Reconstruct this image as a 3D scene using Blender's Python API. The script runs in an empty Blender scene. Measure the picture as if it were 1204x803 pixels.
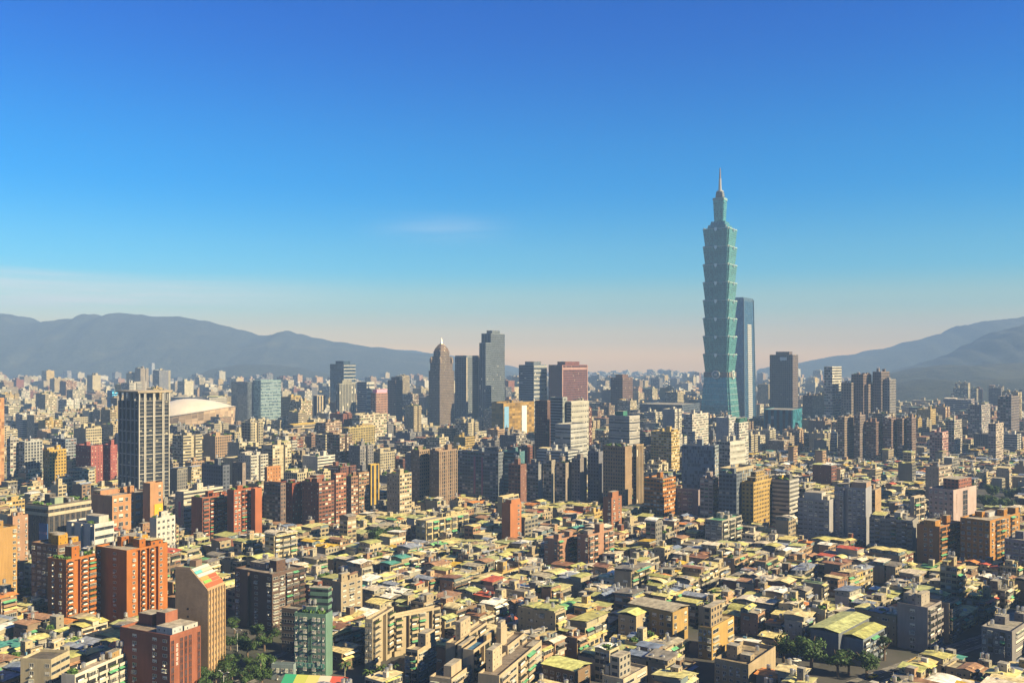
import bpy, math, random
from math import sin, cos, tan, radians, pi, sqrt, floor, atan2

# ------------------------------------------------------------------ camera, sky, sun, exposure
R = math.radians
SC = bpy.context.scene
COL = SC.collection
F, CX, HZ, CAMH = 1104.0, 602.0, 425.0, 131.0     # focal length, centre column and horizon row in photo pixels; eye height in metres
K = F * CAMH
SUN_AZ, SUN_EL = 114.0, 28.0                      # clockwise from +Y (view direction)
cd = bpy.data.cameras.new('camera'); cam = bpy.data.objects.new('camera', cd); COL.objects.link(cam)
cam.location = (0, 0, CAMH); cam.rotation_euler = (R(90), 0, 0)
cd.sensor_width = 36.0; cd.lens = F / 1204 * 36; cd.shift_y = (HZ - 401.5) / 1204
cd.clip_start = 1.0; cd.clip_end = 60000
SC.camera = cam
W = bpy.data.worlds.new('World'); SC.world = W; W.use_nodes = True
nt = W.node_tree; nt.nodes.clear()
N = nt.nodes.new; LK = nt.links.new
def math_node(nt, op, a, b=None, c=None, clamp=False):
    n = nt.nodes.new('ShaderNodeMath'); n.operation = op; n.use_clamp = clamp
    for i, v in enumerate((a, b, c)):
        if v is None: continue
        if isinstance(v, (int, float)): n.inputs[i].default_value = v
        else: nt.links.new(v, n.inputs[i])
    return n.outputs[0]
def mix_col(nt, fac, a, b, mode='MIX'):
    n = nt.nodes.new('ShaderNodeMix'); n.data_type = 'RGBA'; n.blend_type = mode
    for s, v in ((n.inputs[0], fac), (n.inputs[6], a), (n.inputs[7], b)):
        if isinstance(v, (int, float)): s.default_value = v
        elif isinstance(v, tuple): s.default_value = (*v, 1)[:4]
        else: nt.links.new(v, s)
    return n.outputs[2]
sky = N('ShaderNodeTexSky'); sky.sky_type = 'NISHITA'; sky.sun_disc = False
sky.sun_elevation = R(SUN_EL); sky.sun_rotation = R(SUN_AZ)
sky.altitude = 100; sky.air_density = 1.0; sky.dust_density = 0.6; sky.ozone_density = 3.0
tc = N('ShaderNodeTexCoord'); sp = N('ShaderNodeSeparateXYZ'); LK(tc.outputs['Generated'], sp.inputs[0])
hs = N('ShaderNodeHueSaturation'); hs.inputs['Saturation'].default_value = 1.35; hs.inputs['Value'].default_value = 1.0
LK(sky.outputs[0], hs.inputs['Color'])
rp = N('ShaderNodeValToRGB'); LK(sp.outputs['Z'], rp.inputs[0])
els = rp.color_ramp.elements; rp.color_ramp.interpolation = 'EASE'
SKY_RAMP = [(0.0, (3.3, 1.75, 0.5)), (0.025, (2.1, 1.30, 0.64)), (0.06, (0.95, 1.05, 0.92)), (0.10, (0.36, 0.98, 1.12)), (0.19, (0.0, 0.86, 1.20)), (0.36, (0.0, 0.62, 1.20)), (0.5, (0.08, 0.32, 0.68)), (1.0, (0.06, 0.14, 0.28))]
while len(els) < len(SKY_RAMP): els.new(0.5)
for e, (p, c) in zip(els, SKY_RAMP): e.position = p; e.color = (*c, 1)
g1 = mix_col(nt, 1.0, hs.outputs[0], rp.outputs[0], 'MULTIPLY')
# thin cirrus high beyond the air: streaks stretched along the horizon
mp = N('ShaderNodeMapping'); LK(tc.outputs['Generated'], mp.inputs[0]); mp.inputs['Scale'].default_value = (2.2, 2.2, 46.0); mp.inputs['Rotation'].default_value = (0, R(-2.0), 0); mp.inputs['Location'].default_value = (1.3, 0.4, 3.2)
nz = N('ShaderNodeTexNoise'); LK(mp.outputs[0], nz.inputs['Vector']); nz.inputs['Scale'].default_value = 1.0; nz.inputs['Detail'].default_value = 9; nz.inputs['Roughness'].default_value = 0.66; nz.inputs['Distortion'].default_value = 0.5
def band(nt, v, lo, mid, hi):
    n = nt.nodes.new('ShaderNodeMapRange'); n.interpolation_type = 'SMOOTHSTEP'; nt.links.new(v, n.inputs[0]); n.inputs[1].default_value = lo; n.inputs[2].default_value = mid
    m = nt.nodes.new('ShaderNodeMapRange'); m.interpolation_type = 'SMOOTHSTEP'; nt.links.new(v, m.inputs[0]); m.inputs[1].default_value = mid; m.inputs[2].default_value = hi; m.inputs[3].default_value = 1; m.inputs[4].default_value = 0
    return math_node(nt, 'MULTIPLY', n.outputs[0], m.outputs[0])
cl = N('ShaderNodeMapRange'); LK(nz.outputs[0], cl.inputs[0]); cl.inputs[1].default_value = 0.38; cl.inputs[2].default_value = 0.62
leftm = band(nt, sp.outputs['X'], -0.75, -0.42, -0.12)
c1 = math_node(nt, 'MULTIPLY', math_node(nt, 'MULTIPLY', cl.outputs[0], band(nt, sp.outputs['Z'], 0.03, 0.06, 0.11)), leftm)
c2 = math_node(nt, 'MULTIPLY', math_node(nt, 'MULTIPLY', cl.outputs[0], band(nt, sp.outputs['Z'], 0.115, 0.139, 0.165)), band(nt, sp.outputs['X'], -0.18, -0.07, 0.03))
cm = math_node(nt, 'ADD', math_node(nt, 'MULTIPLY', c1, 0.8), math_node(nt, 'MULTIPLY', c2, 0.16), clamp=True)
g2 = mix_col(nt, cm, g1, (7.5, 7.1, 6.8))
bg = N('ShaderNodeBackground'); bg.inputs['Strength'].default_value = 0.05; LK(g2, bg.inputs['Color'])
wo = N('ShaderNodeOutputWorld'); LK(bg.outputs[0], wo.inputs['Surface'])
sl = bpy.data.lights.new('sun', 'SUN'); sl.energy = 5.0; sl.angle = R(0.5); sl.color = (1.0, 0.81, 0.47)
so = bpy.data.objects.new('sun', sl); COL.objects.link(so); so.rotation_euler = (R(90 - SUN_EL), 0, R(180 - SUN_AZ))
vs = SC.view_settings; vs.view_transform = 'Standard'; vs.look = 'None'; vs.gamma = 1.0; vs.use_curve_mapping = False; vs.exposure = 1.5
SC.render.engine = 'CYCLES'
SC.cycles.use_denoising = True; SC.cycles.denoiser = 'OPENIMAGEDENOISE'
SC.cycles.max_bounces = 4; SC.cycles.diffuse_bounces = 1; SC.cycles.glossy_bounces = 2; SC.cycles.volume_bounces = 1; SC.cycles.transparent_max_bounces = 4
SC.cycles.sample_clamp_indirect = 6.0
HAZE_DENSITY, HAZE_ANISO, HAZE_COL = 0.000145, -0.05, (0.27, 0.43, 0.74)

# ------------------------------------------------------------------ mesh buffer
MATS = {}
class MB:
    """collects quads with a tint and a uv per corner; build() links them as one mesh object"""
    def __init__(s): s.v = []; s.f = []; s.m = []; s.uv = []; s.c = []; s.xf = None; s.names = []
    def P(s, p):
        if s.xf:
            c, sn, x, y, z = s.xf
            return (p[0] * c - p[1] * sn + x, p[0] * sn + p[1] * c + y, p[2] + z)
        return p
    def mat(s, m):
        if m not in s.names: s.names.append(m)
        return s.names.index(m)
    def face(s, pts, m, col, uv=None):
        n = len(s.v); s.v.extend(s.P(p) for p in pts); s.f.append(tuple(range(n, n + len(pts)))); s.m.append(s.mat(m))
        if uv is None:
            a, b = pts[0], pts[1]; d = pts[-1]
            e = math.dist(a, b) or 1e-6; ex = [(b[i] - a[i]) / e for i in range(3)]
            dv = [d[i] - a[i] for i in range(3)]; k = sum(dv[i] * ex[i] for i in range(3)); ey = [dv[i] - k * ex[i] for i in range(3)]
            l = sqrt(sum(q * q for q in ey)) or 1e-6; ey = [q / l for q in ey]
            uv = [(sum((p[i] - a[i]) * ex[i] for i in range(3)), sum((p[i] - a[i]) * ey[i] for i in range(3))) for p in pts]
        s.uv.extend(uv); s.c.extend([(*col[:3], 1.0)] * len(pts))
    def wall(s, p, q, z0, z1, m, col, bay=3.0, fh=3.1, off=(0, 0), z1b=None):
        """vertical quad from p to q (xy), outside to the right of p->q seen from above reversed; uv counts bays and storeys"""
        L = math.dist(p, q); nb = max(1, round(L / bay)); nf = max(1, round((z1 - z0) / fh)); zb = z1 if z1b is None else z1b
        s.face([(p[0], p[1], z0), (q[0], q[1], z0), (q[0], q[1], zb), (p[0], p[1], z1)], m, col,
               [(off[0], off[1]), (off[0] + nb, off[1]), (off[0] + nb, off[1] + nf * (zb - z0) / max(z1 - z0, .01)), (off[0], off[1] + nf)])
    def box(s, x0, x1, y0, y1, z0, z1, m, col, top=None, topcol=None, bottom=False):
        for p, q in (((x0, y0), (x1, y0)), ((x1, y0), (x1, y1)), ((x1, y1), (x0, y1)), ((x0, y1), (x0, y0))): s.wall(p, q, z0, z1, m, col)
        s.face([(x0, y0, z1), (x1, y0, z1), (x1, y1, z1), (x0, y1, z1)], top or m, topcol or col)
        if bottom: s.face([(x0, y1, z0), (x1, y1, z0), (x1, y0, z0), (x0, y0, z0)], m, col)
    def prism(s, poly, z0, z1, m, col, top=None, topcol=None, bay=3.0, fh=3.1, poly2=None, off=(0, 0), cap=True, bottom=False):
        q = poly2 or poly; n = len(poly)
        for i in range(n):
            j = (i + 1) % n; a, b, c, d = poly[i], poly[j], q[j], q[i]
            nb = max(1, round(math.dist(a, b) / bay)); nf = max(1, round((z1 - z0) / fh))
            mm = m[i % len(m)] if isinstance(m, (list, tuple)) else m
            s.face([(*a, z0), (*b, z0), (*c, z1), (*d, z1)], mm, col, [(off[0], off[1]), (off[0] + nb, off[1]), (off[0] + nb, off[1] + nf), (off[0], off[1] + nf)])
        if cap: s.face([(*p, z1) for p in q], top or (m if isinstance(m, str) else m[0]), topcol or col)
        if bottom: s.face([(*p, z0) for p in reversed(poly)], top or (m if isinstance(m, str) else m[0]), topcol or col)
    def shell(s, x0, x1, y0, y1, h, par, mats, col, roofcol=(.3, .29, .26), bay=3.0, fh=3.1, t=.3, z0=0, roofm='roof_flat'):
        """walls up to the top of a parapet, the parapet's ring and inner sides, the roof slab; mats: front(-y) right(+x) back left"""
        o = (random.randint(0, 400), random.randint(0, 400))
        P = [(x0, y0), (x1, y0), (x1, y1), (x0, y1)]; Q = [(x0 + t, y0 + t), (x1 - t, y0 + t), (x1 - t, y1 - t), (x0 + t, y1 - t)]
        H = h + par
        for i in range(4):
            j = (i + 1) % 4
            s.wall(P[i], P[j], z0, h, mats[i], col, bay, fh, (o[0] + 37 * i, o[1]))
            s.face([(*P[i], h), (*P[j], h), (*P[j], H), (*P[i], H)], 'wall', col)
            s.face([(*P[i], H), (*P[j], H), (*Q[j], H), (*Q[i], H)], 'wall', col)
            s.face([(*Q[j], h), (*Q[i], h), (*Q[i], H), (*Q[j], H)], 'wall', col)
        s.face([(*q, h) for q in Q], roofm, roofcol)
    def profile(s, pts, axis, t0, t1, m, col, capm=None, capcol=None):
        """closed polygon in (across, z) extruded along the other ground axis"""
        f = (lambda a, z, t: (a, t, z)) if axis == 'y' else (lambda a, z, t: (t, a, z))
        n = len(pts)
        for i in range(n):
            a, b = pts[i], pts[(i + 1) % n]
            q = [f(*a, t0), f(*a, t1), f(*b, t1), f(*b, t0)]
            if axis == 'x': q = [f(*a, t1), f(*a, t0), f(*b, t0), f(*b, t1)]
            s.face(q, m, col)
        e0 = [f(*p, t0) for p in pts]; e1 = [f(*p, t1) for p in reversed(pts)]
        if axis == 'x': e0.reverse(); e1.reverse()
        s.face(e0, capm or m, capcol or col); s.face(e1, capm or m, capcol or col)
    def cyl(s, x, y, z0, z1, r, m, col, n=12, r1=None, cap=True):
        r1 = r if r1 is None else r1
        A = [(x + r * cos(2 * pi * i / n), y + r * sin(2 * pi * i / n)) for i in range(n)]
        B = [(x + r1 * cos(2 * pi * i / n), y + r1 * sin(2 * pi * i / n)) for i in range(n)]
        for i in range(n):
            j = (i + 1) % n; s.face([(*A[i], z0), (*A[j], z0), (*B[j], z1), (*B[i], z1)], m, col)
        if cap: s.face([(*p, z1) for p in B], m, col)
    def tube(s, a, b, r, m, col, r1=None, n=6):
        from mathutils import Vector
        a, b = Vector(a), Vector(b); d = (b - a).normalized(); u = d.orthogonal().normalized(); w = d.cross(u); r1 = r if r1 is None else r1
        A = [a + (u * cos(2 * pi * i / n) + w * sin(2 * pi * i / n)) * r for i in range(n)]
        B = [b + (u * cos(2 * pi * i / n) + w * sin(2 * pi * i / n)) * r1 for i in range(n)]
        for i in range(n):
            j = (i + 1) % n; s.face([tuple(A[i]), tuple(A[j]), tuple(B[j]), tuple(B[i])], m, col)
        s.face([tuple(p) for p in B], m, col)
    def mesh(s, name):
        me = bpy.data.meshes.new(name); me.from_pydata(s.v, [], s.f)
        me.polygons.foreach_set('material_index', s.m)
        ul = me.uv_layers.new(name='uv'); ul.data.foreach_set('uv', [x for p in s.uv for x in p])
        ca = me.color_attributes.new('tint', 'FLOAT_COLOR', 'CORNER'); ca.data.foreach_set('color', [x for p in s.c for x in p])
        for n in s.names: me.materials.append(MATS[n])
        return me
    def build(s, name, parent=None, loc=(0, 0, 0), rz=0.0):
        return link(name, s.mesh(name), parent, loc, rz)
def link(name, data, parent=None, loc=(0, 0, 0), rz=0.0):
    o = bpy.data.objects.new(name, data); COL.objects.link(o); o.location = loc; o.rotation_euler = (0, 0, rz)
    if parent: o.parent = parent
    return o
def tag(o, label=None, cat=None, group=None, kind=None):
    for k, v in (('label', label), ('category', cat), ('group', group), ('kind', kind)):
        if v: o[k] = v
    return o
class Thing:
    """an Empty at the thing's base; parts are filled as mesh buffers and linked by done()"""
    merged = False
    def __init__(s, name, label, cat, loc, rz=0.0, group=None):
        s.o = tag(link(name, None, None, loc, rz), label, cat, group); s.parts = []
        s.o.empty_display_size = 1.0
    def part(s, name): m = MB(); s.parts.append((name, m)); return m
    def unit(s, name, me, loc, rz=0.0, scale=None):
        o = link(name, me, s.o, loc, rz)
        if scale: o.scale = scale
        return o
    def done(s):
        for n, m in s.parts:
            if m.f: m.build(n, s.o)
        return s.o
class Merged:
    """same interface, but every part goes into one common buffer (a far-off mass nobody counts)"""
    merged = True
    def __init__(s, buf, loc, rz): s.buf = buf; s.xf = (cos(rz), sin(rz), *loc)
    def part(s, name): s.buf.xf = s.xf; return s.buf
    def unit(s, *a, **k): return None
    def done(s): return None

# ------------------------------------------------------------------ materials
def new_mat(name):
    m = bpy.data.materials.new(name); m.use_nodes = True; t = m.node_tree; b = t.nodes['Principled BSDF']; MATS[name] = m
    b.inputs['Specular IOR Level'].default_value = 0.3
    return m, t, b
def tint_node(t):
    a = t.nodes.new('ShaderNodeAttribute'); a.attribute_name = 'tint'; return a.outputs['Color']
def obj_noise(t, scale, detail=3, dist=0.0, rough=.55):
    c = t.nodes.new('ShaderNodeNewGeometry'); n = t.nodes.new('ShaderNodeTexNoise'); t.links.new(c.outputs['Position'], n.inputs['Vector'])
    n.inputs['Scale'].default_value = scale; n.inputs['Detail'].default_value = detail; n.inputs['Roughness'].default_value = rough; n.inputs['Distortion'].default_value = dist
    return n.outputs[0]
def rng(t, v, a, b, c, d):
    n = t.nodes.new('ShaderNodeMapRange'); t.links.new(v, n.inputs[0])
    for i, x in enumerate((a, b, c, d)): n.inputs[i + 1].default_value = x
    return n.outputs[0]
def scale_col(t, col, f): return mix_col(t, 1.0, col, _gray(t, f), 'MULTIPLY')
def _gray(t, f):
    c = t.nodes.new('ShaderNodeCombineColor')
    for i in range(3): t.links.new(f, c.inputs[i])
    return c.outputs[0]
def weathered(t, col):
    """stains, streaks and soot with a shape of their own"""
    g = t.nodes.new('ShaderNodeNewGeometry'); m = t.nodes.new('ShaderNodeMapping'); t.links.new(g.outputs['Position'], m.inputs[0]); m.inputs['Scale'].default_value = (.9, .9, .12)
    n = t.nodes.new('ShaderNodeTexNoise'); t.links.new(m.outputs[0], n.inputs['Vector']); n.inputs['Scale'].default_value = 1.0; n.inputs['Detail'].default_value = 4
    a = rng(t, n.outputs[0], .3, .7, .84, 1.06)
    b = rng(t, obj_noise(t, .08, 2), .3, .7, .85, 1.12)
    return scale_col(t, col, math_node(t, 'MULTIPLY', math_node(t, 'MULTIPLY', a, b), .58))
m, t, b = new_mat('wall'); t.links.new(weathered(t, tint_node(t)), b.inputs['Base Color']); b.inputs['Roughness'].default_value = .85
m, t, b = new_mat('roof_flat')
n1 = rng(t, obj_noise(t, .35, 5), .35, .68, .55, 1.2); n2 = rng(t, obj_noise(t, 1.6, 3), .3, .7, .8, 1.15)
t.links.new(scale_col(t, tint_node(t), math_node(t, 'MULTIPLY', n1, n2)), b.inputs['Base Color']); b.inputs['Roughness'].default_value = .9
m, t, b = new_mat('paint'); t.links.new(tint_node(t), b.inputs['Base Color']); b.inputs['Roughness'].default_value = .6
m, t, b = new_mat('gloss'); t.links.new(tint_node(t), b.inputs['Base Color']); b.inputs['Roughness'].default_value = .22; b.inputs['Specular IOR Level'].default_value = .5
m, t, b = new_mat('steel'); t.links.new(scale_col(t, tint_node(t), rng(t, obj_noise(t, 1.2, 2), .3, .7, .75, 1.1)), b.inputs['Base Color']); b.inputs['Roughness'].default_value = .35; b.inputs['Metallic'].default_value = .8
m, t, b = new_mat('glass_dark'); t.links.new(scale_col(t, tint_node(t), rng(t, obj_noise(t, .5, 1), .3, .7, .5, 1.5)), b.inputs['Base Color']); b.inputs['Roughness'].default_value = .12; b.inputs['Specular IOR Level'].default_value = .5
m, t, b = new_mat('leaf')
lf = rng(t, obj_noise(t, .7, 2), .3, .7, .6, 1.5); t.links.new(scale_col(t, tint_node(t), lf), b.inputs['Base Color']); b.inputs['Roughness'].default_value = .65
m, t, b = new_mat('bark'); t.links.new(scale_col(t, tint_node(t), rng(t, obj_noise(t, 3, 3), .3, .7, .7, 1.2)), b.inputs['Base Color']); b.inputs['Roughness'].default_value = .9
def sheets(name, rough, metal):
    m, t, b = new_mat(name)
    u = t.nodes.new('ShaderNodeUVMap'); u.uv_map = 'uv'; s = t.nodes.new('ShaderNodeSeparateXYZ'); t.links.new(u.outputs[0], s.inputs[0])
    k = math_node(t, 'FLOOR', math_node(t, 'MULTIPLY', s.outputs[0], 1.05)); kb = math_node(t, 'FLOOR', math_node(t, 'MULTIPLY', s.outputs[1], .3))
    c = t.nodes.new('ShaderNodeCombineXYZ'); t.links.new(k, c.inputs[0]); t.links.new(kb, c.inputs[1]); oi = t.nodes.new('ShaderNodeObjectInfo'); t.links.new(oi.outputs['Random'], c.inputs[2])
    w = t.nodes.new('ShaderNodeTexWhiteNoise'); t.links.new(c.outputs[0], w.inputs[0])
    f = math_node(t, 'MULTIPLY', rng(t, w.outputs[0], 0, 1, .84, 1.12), rng(t, obj_noise(t, .5, 5), .32, .68, .66, 1.4))
    col = scale_col(t, tint_node(t), f)
    rust = rng(t, obj_noise(t, .28, 6, .6), .60, .72, 0, .55)
    col = mix_col(t, rust, col, (.16, .085, .05))
    t.links.new(col, b.inputs['Base Color']); b.inputs['Roughness'].default_value = rough; b.inputs['Metallic'].default_value = metal
    wv = math_node(t, 'SINE', math_node(t, 'MULTIPLY', s.outputs[0], 2 * pi / .45)); bp = t.nodes.new('ShaderNodeBump'); bp.inputs['Strength'].default_value = .5; bp.inputs['Distance'].default_value = .06
    t.links.new(wv, bp.inputs['Height']); t.links.new(bp.outputs[0], b.inputs['Normal'])
sheets('tin', .55, 0.0)
def facade(name, x0, x1, y0, y1, glass=(.025, .03, .04), light=.2, litcol=(.42, .38, .32), slab=.05, rough=.15, accent=0.0, glass_from_tint=0.0, wallmul=1.0, line=.8, metal=0.0):
    """wall with one window per uv cell: opening x0..x1, y0..y1 of the cell; a share LIGHT has pale blinds; ACCENT a coloured awning"""
    m, t, b = new_mat(name); b.inputs['Specular IOR Level'].default_value = .3 if metal else .08
    u = t.nodes.new('ShaderNodeUVMap'); u.uv_map = 'uv'; s = t.nodes.new('ShaderNodeSeparateXYZ'); t.links.new(u.outputs[0], s.inputs[0])
    fu, fv = (math_node(t, 'FRACT', s.outputs[i]) for i in (0, 1)); iu, iv = (math_node(t, 'FLOOR', s.outputs[i]) for i in (0, 1))
    def inside(v, a, b_): return math_node(t, 'MULTIPLY', math_node(t, 'GREATER_THAN', v, a), math_node(t, 'LESS_THAN', v, b_))
    c = t.nodes.new('ShaderNodeCombineXYZ'); t.links.new(iu, c.inputs[0]); t.links.new(iv, c.inputs[1])
    w = t.nodes.new('ShaderNodeTexWhiteNoise'); t.links.new(c.outputs[0], w.inputs[0])
    w2 = t.nodes.new('ShaderNodeTexWhiteNoise'); ad = t.nodes.new('ShaderNodeVectorMath'); ad.inputs[1].default_value = (13.3, 71.7, 5.5); t.links.new(c.outputs[0], ad.inputs[0]); t.links.new(ad.outputs[0], w2.inputs[0])
    mask = math_node(t, 'MULTIPLY', inside(fu, x0, x1), inside(fv, y0, y1))
    tn = tint_node(t)
    wl = weathered(t, tn)
    ln = math_node(t, 'SUBTRACT', 1.0, math_node(t, 'MULTIPLY', math_node(t, 'LESS_THAN', fv, slab), 1 - line))
    wl = scale_col(t, wl, math_node(t, 'MULTIPLY', ln, wallmul))
    gl = glass
    if glass_from_tint: gl = mix_col(t, 1.0, tn, (glass_from_tint,) * 3, 'MULTIPLY')
    gl = scale_col(t, gl if not isinstance(gl, tuple) else mix_col(t, 0.0, gl, gl), rng(t, w2.outputs[0], 0, 1, .5, 1.6))
    gl = mix_col(t, math_node(t, 'LESS_THAN', w.outputs[0], light), gl, litcol)
    if accent:
        ac = t.nodes.new('ShaderNodeValToRGB'); t.links.new(w2.outputs[0], ac.inputs[0]); ac.color_ramp.interpolation = 'CONSTANT'
        for i, (p, cc) in enumerate(((0, (.05, .25, .12)), (.3, (.5, .48, .42)), (.55, (.08, .2, .3)), (.75, (.35, .12, .08)))):
            e = ac.color_ramp.elements[i] if i < 2 else ac.color_ramp.elements.new(p)
            e.position = p; e.color = (*cc, 1)
        am = math_node(t, 'MULTIPLY', math_node(t, 'GREATER_THAN', w.outputs[0], 1 - accent), math_node(t, 'GREATER_THAN', fv, y1 - .16))
        gl = mix_col(t, am, gl, ac.outputs[0])
    t.links.new(mix_col(t, mask, wl, gl), b.inputs['Base Color'])
    t.links.new(rng(t, mask, 0, 1, .85, rough), b.inputs['Roughness'])
    if metal: t.links.new(rng(t, mask, 0, 1, 0, metal), b.inputs['Metallic'])
    bp = t.nodes.new('ShaderNodeBump'); bp.inputs['Strength'].default_value = .6; bp.inputs['Distance'].default_value = .12
    t.links.new(math_node(t, 'SUBTRACT', 1.0, mask), bp.inputs['Height']); t.links.new(bp.outputs[0], b.inputs['Normal'])
facade('f_grid', .22, .78, .30, .78, light=.05, litcol=(.22, .20, .17))
facade('f_dense', .12, .88, .28, .80, light=.06, litcol=(.24, .22, .18))
facade('f_apart', .10, .90, .34, .86, light=.24, accent=.18, glass=(.03, .03, .032))
facade('f_small', .36, .64, .36, .74, light=.3)
facade('f_ribbon', -1, 2, .36, .80, light=.06)
facade('f_strip', .25, .75, -1, 2, light=.05)
facade('f_strip2', .18, .82, .16, .86, light=.02, litcol=(.15, .15, .14))
facade('f_glass', .04, .96, .10, .97, light=.04, glass_from_tint=.7, litcol=(.16, .2, .22), rough=.12, metal=.55)
facade('f_louvre', -1, 2, .45, .95, light=0.0, glass_from_tint=.32, rough=.1)
facade('f_check', .12, .86, .1, .92, light=.42, litcol=(.16, .2, .24), glass=(.04, .055, .08), rough=.1)
facade('f_party', .42, .58, .45, .68, light=.2)
m, t, b = new_mat('ground')
gn = rng(t, obj_noise(t, .02, 6), .35, .65, 0, 1); gc = mix_col(t, gn, (.045, .045, .047), (.10, .095, .085))
gc = mix_col(t, rng(t, obj_noise(t, .006, 4), .52, .60, 0, .7), gc, (.035, .05, .022)); t.links.new(gc, b.inputs['Base Color']); b.inputs['Roughness'].default_value = .9
m, t, b = new_mat('asphalt'); t.links.new(scale_col(t, tint_node(t), rng(t, obj_noise(t, .6, 5), .3, .7, .75, 1.2)), b.inputs['Base Color']); b.inputs['Roughness'].default_value = .88
m, t, b = new_mat('forest')
fn = rng(t, obj_noise(t, .035, 8, .3, .7), .35, .65, 0, 1); fc = mix_col(t, fn, (.016, .022, .018), (.050, .056, .040))
fc = mix_col(t, rng(t, obj_noise(t, .0035, 5), .55, .66, 0, .5), fc, (.10, .095, .05))
t.links.new(fc, b.inputs['Base Color']); b.inputs['Roughness'].default_value = .95
fb = t.nodes.new('ShaderNodeBump'); fb.inputs['Strength'].default_value = 1.0; fb.inputs['Distance'].default_value = 16.0; t.links.new(obj_noise(t, .045, 8, 0, .75), fb.inputs['Height']); t.links.new(fb.outputs[0], b.inputs['Normal'])
# ------------------------------------------------------------------ palette (linear base colours)
C = dict(orange=(.50, .17, .04), brick=(.31, .085, .05), dkbrick=(.16, .055, .04), salmon=(.48, .24, .15), tan=(.44, .27, .14), cream=(.56, .47, .31), white=(.70, .66, .58),
         grey=(.30, .29, .27), dkgrey=(.12, .125, .13), dkbrown=(.11, .065, .05), brown=(.24, .14, .09), yellow=(.58, .36, .10), gold=(.62, .33, .05), teal=(.05, .20, .20), navy=(.055, .075, .11),
         green=(.17, .32, .20), lilac=(.34, .26, .30), pink=(.55, .36, .28), maroon=(.22, .075, .07), beige=(.48, .38, .26), bluegrey=(.20, .25, .30), paleblue=(.42, .50, .55), stone=(.40, .33, .25), cyan=(.06, .30, .42),
         glassg=(.072, .225, .23), glassb=(.10, .22, .38), glassd=(.06, .09, .13), steelb=(.28, .33, .38), olive=(.33, .32, .13))
TIN = [(.46, .43, .15), (.37, .37, .13), (.58, .49, .20), (.39, .41, .18), (.60, .50, .27), (.54, .47, .36), (.66, .58, .45), (.26, .29, .36), (.17, .21, .30), (.33, .19, .11), (.24, .12, .07),
       (.46, .10, .05), (.55, .22, .06), (.60, .40, .05), (.08, .28, .24), (.14, .34, .14), (.36, .32, .24), (.22, .20, .17), (.80, .76, .68), (.50, .51, .19), (.55, .51, .22)]
TIN_NAME = ['olive', 'moss green', 'straw', 'sage', 'cream', 'pale grey', 'off-white', 'slate blue', 'dark blue', 'brown', 'rust brown', 'red', 'orange', 'yellow', 'teal', 'bright green', 'drab', 'soot grey', 'white', 'lime', 'pale lime']
TIN_W = [9, 8, 10, 7, 8, 7, 6, 6, 4, 6, 5, 3, 2, 2, 2, 1, 7, 7, 5, 6, 8]
WALLS = [(.54, .44, .28), (.62, .51, .32), (.46, .37, .25), (.38, .34, .27), (.68, .60, .46), (.32, .22, .15), (.48, .29, .18), (.30, .28, .25), (.56, .37, .22), (.45, .40, .30), (.26, .11, .075), (.62, .44, .17)]
WALL_NAME = ['buff', 'cream', 'tan', 'grey', 'white', 'brown', 'salmon', 'dark grey', 'peach', 'stone', 'brick', 'yellow']
WALL_W = [10, 10, 8, 7, 7, 3, 4, 5, 4, 7, 3, 2]

# ------------------------------------------------------------------ from a photo row and column to the ground
def depth(yb): return K / (yb - HZ)
def gx(px, D): return (px - CX) / F * D
def zat(y, D): return CAMH - (y - HZ) * D / F
def default_angle(px, D):
    if px > 950: return 48 if D < 1000 else 42
    if px < 260 and D < 800: return 27
    return 34
HEROES = []      # what the generic fabric must keep clear of
RECTS = []       # (corner list, bounding circle)
def rect_world(cx, cy, rz, hx, hy, grow=0.0):
    c, s = cos(rz), sin(rz); hx += grow; hy += grow
    return [(cx + x * c - y * s, cy + x * s + y * c) for x, y in ((-hx, -hy), (hx, -hy), (hx, hy), (-hx, hy))]
GRID = {}
def occupy(cx, cy, rz, hx, hy):
    r = (rect_world(cx, cy, rz, hx, hy), cx, cy, math.hypot(hx, hy)); RECTS.append(r)
    n = int(r[3] // 60) + 1
    gx_, gy_ = int(cx // 60), int(cy // 60)
    for i in range(-n, n + 1):
        for j in range(-n, n + 1): GRID.setdefault((gx_ + i, gy_ + j), []).append(r)
def sat(A, B):
    for P, Q in ((A, B), (B, A)):
        for i in range(2):
            ax, ay = P[i + 1][0] - P[i][0], P[i + 1][1] - P[i][1]
            a = [p[0] * ax + p[1] * ay for p in P]; b = [p[0] * ax + p[1] * ay for p in Q]
            if max(a) <= min(b) or max(b) <= min(a): return False
    return True
def free(cx, cy, rz, hx, hy, grow=1.0):
    A = rect_world(cx, cy, rz, hx, hy, grow); ra = math.hypot(hx, hy) + grow
    for B, bx, by, rb in GRID.get((int(cx // 60), int(cy // 60)), ()):
        if (bx - cx) ** 2 + (by - cy) ** 2 < (ra + rb) ** 2 and sat(A, B): return False
    n = int(ra // 60)
    if n:
        for i in range(-n - 1, n + 2):
            for j in range(-n - 1, n + 2):
                for B, bx, by, rb in GRID.get((int(cx // 60) + i, int(cy // 60) + j), ()):
                    if (bx - cx) ** 2 + (by - cy) ** 2 < (ra + rb) ** 2 and sat(A, B): return False
    return True

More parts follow.
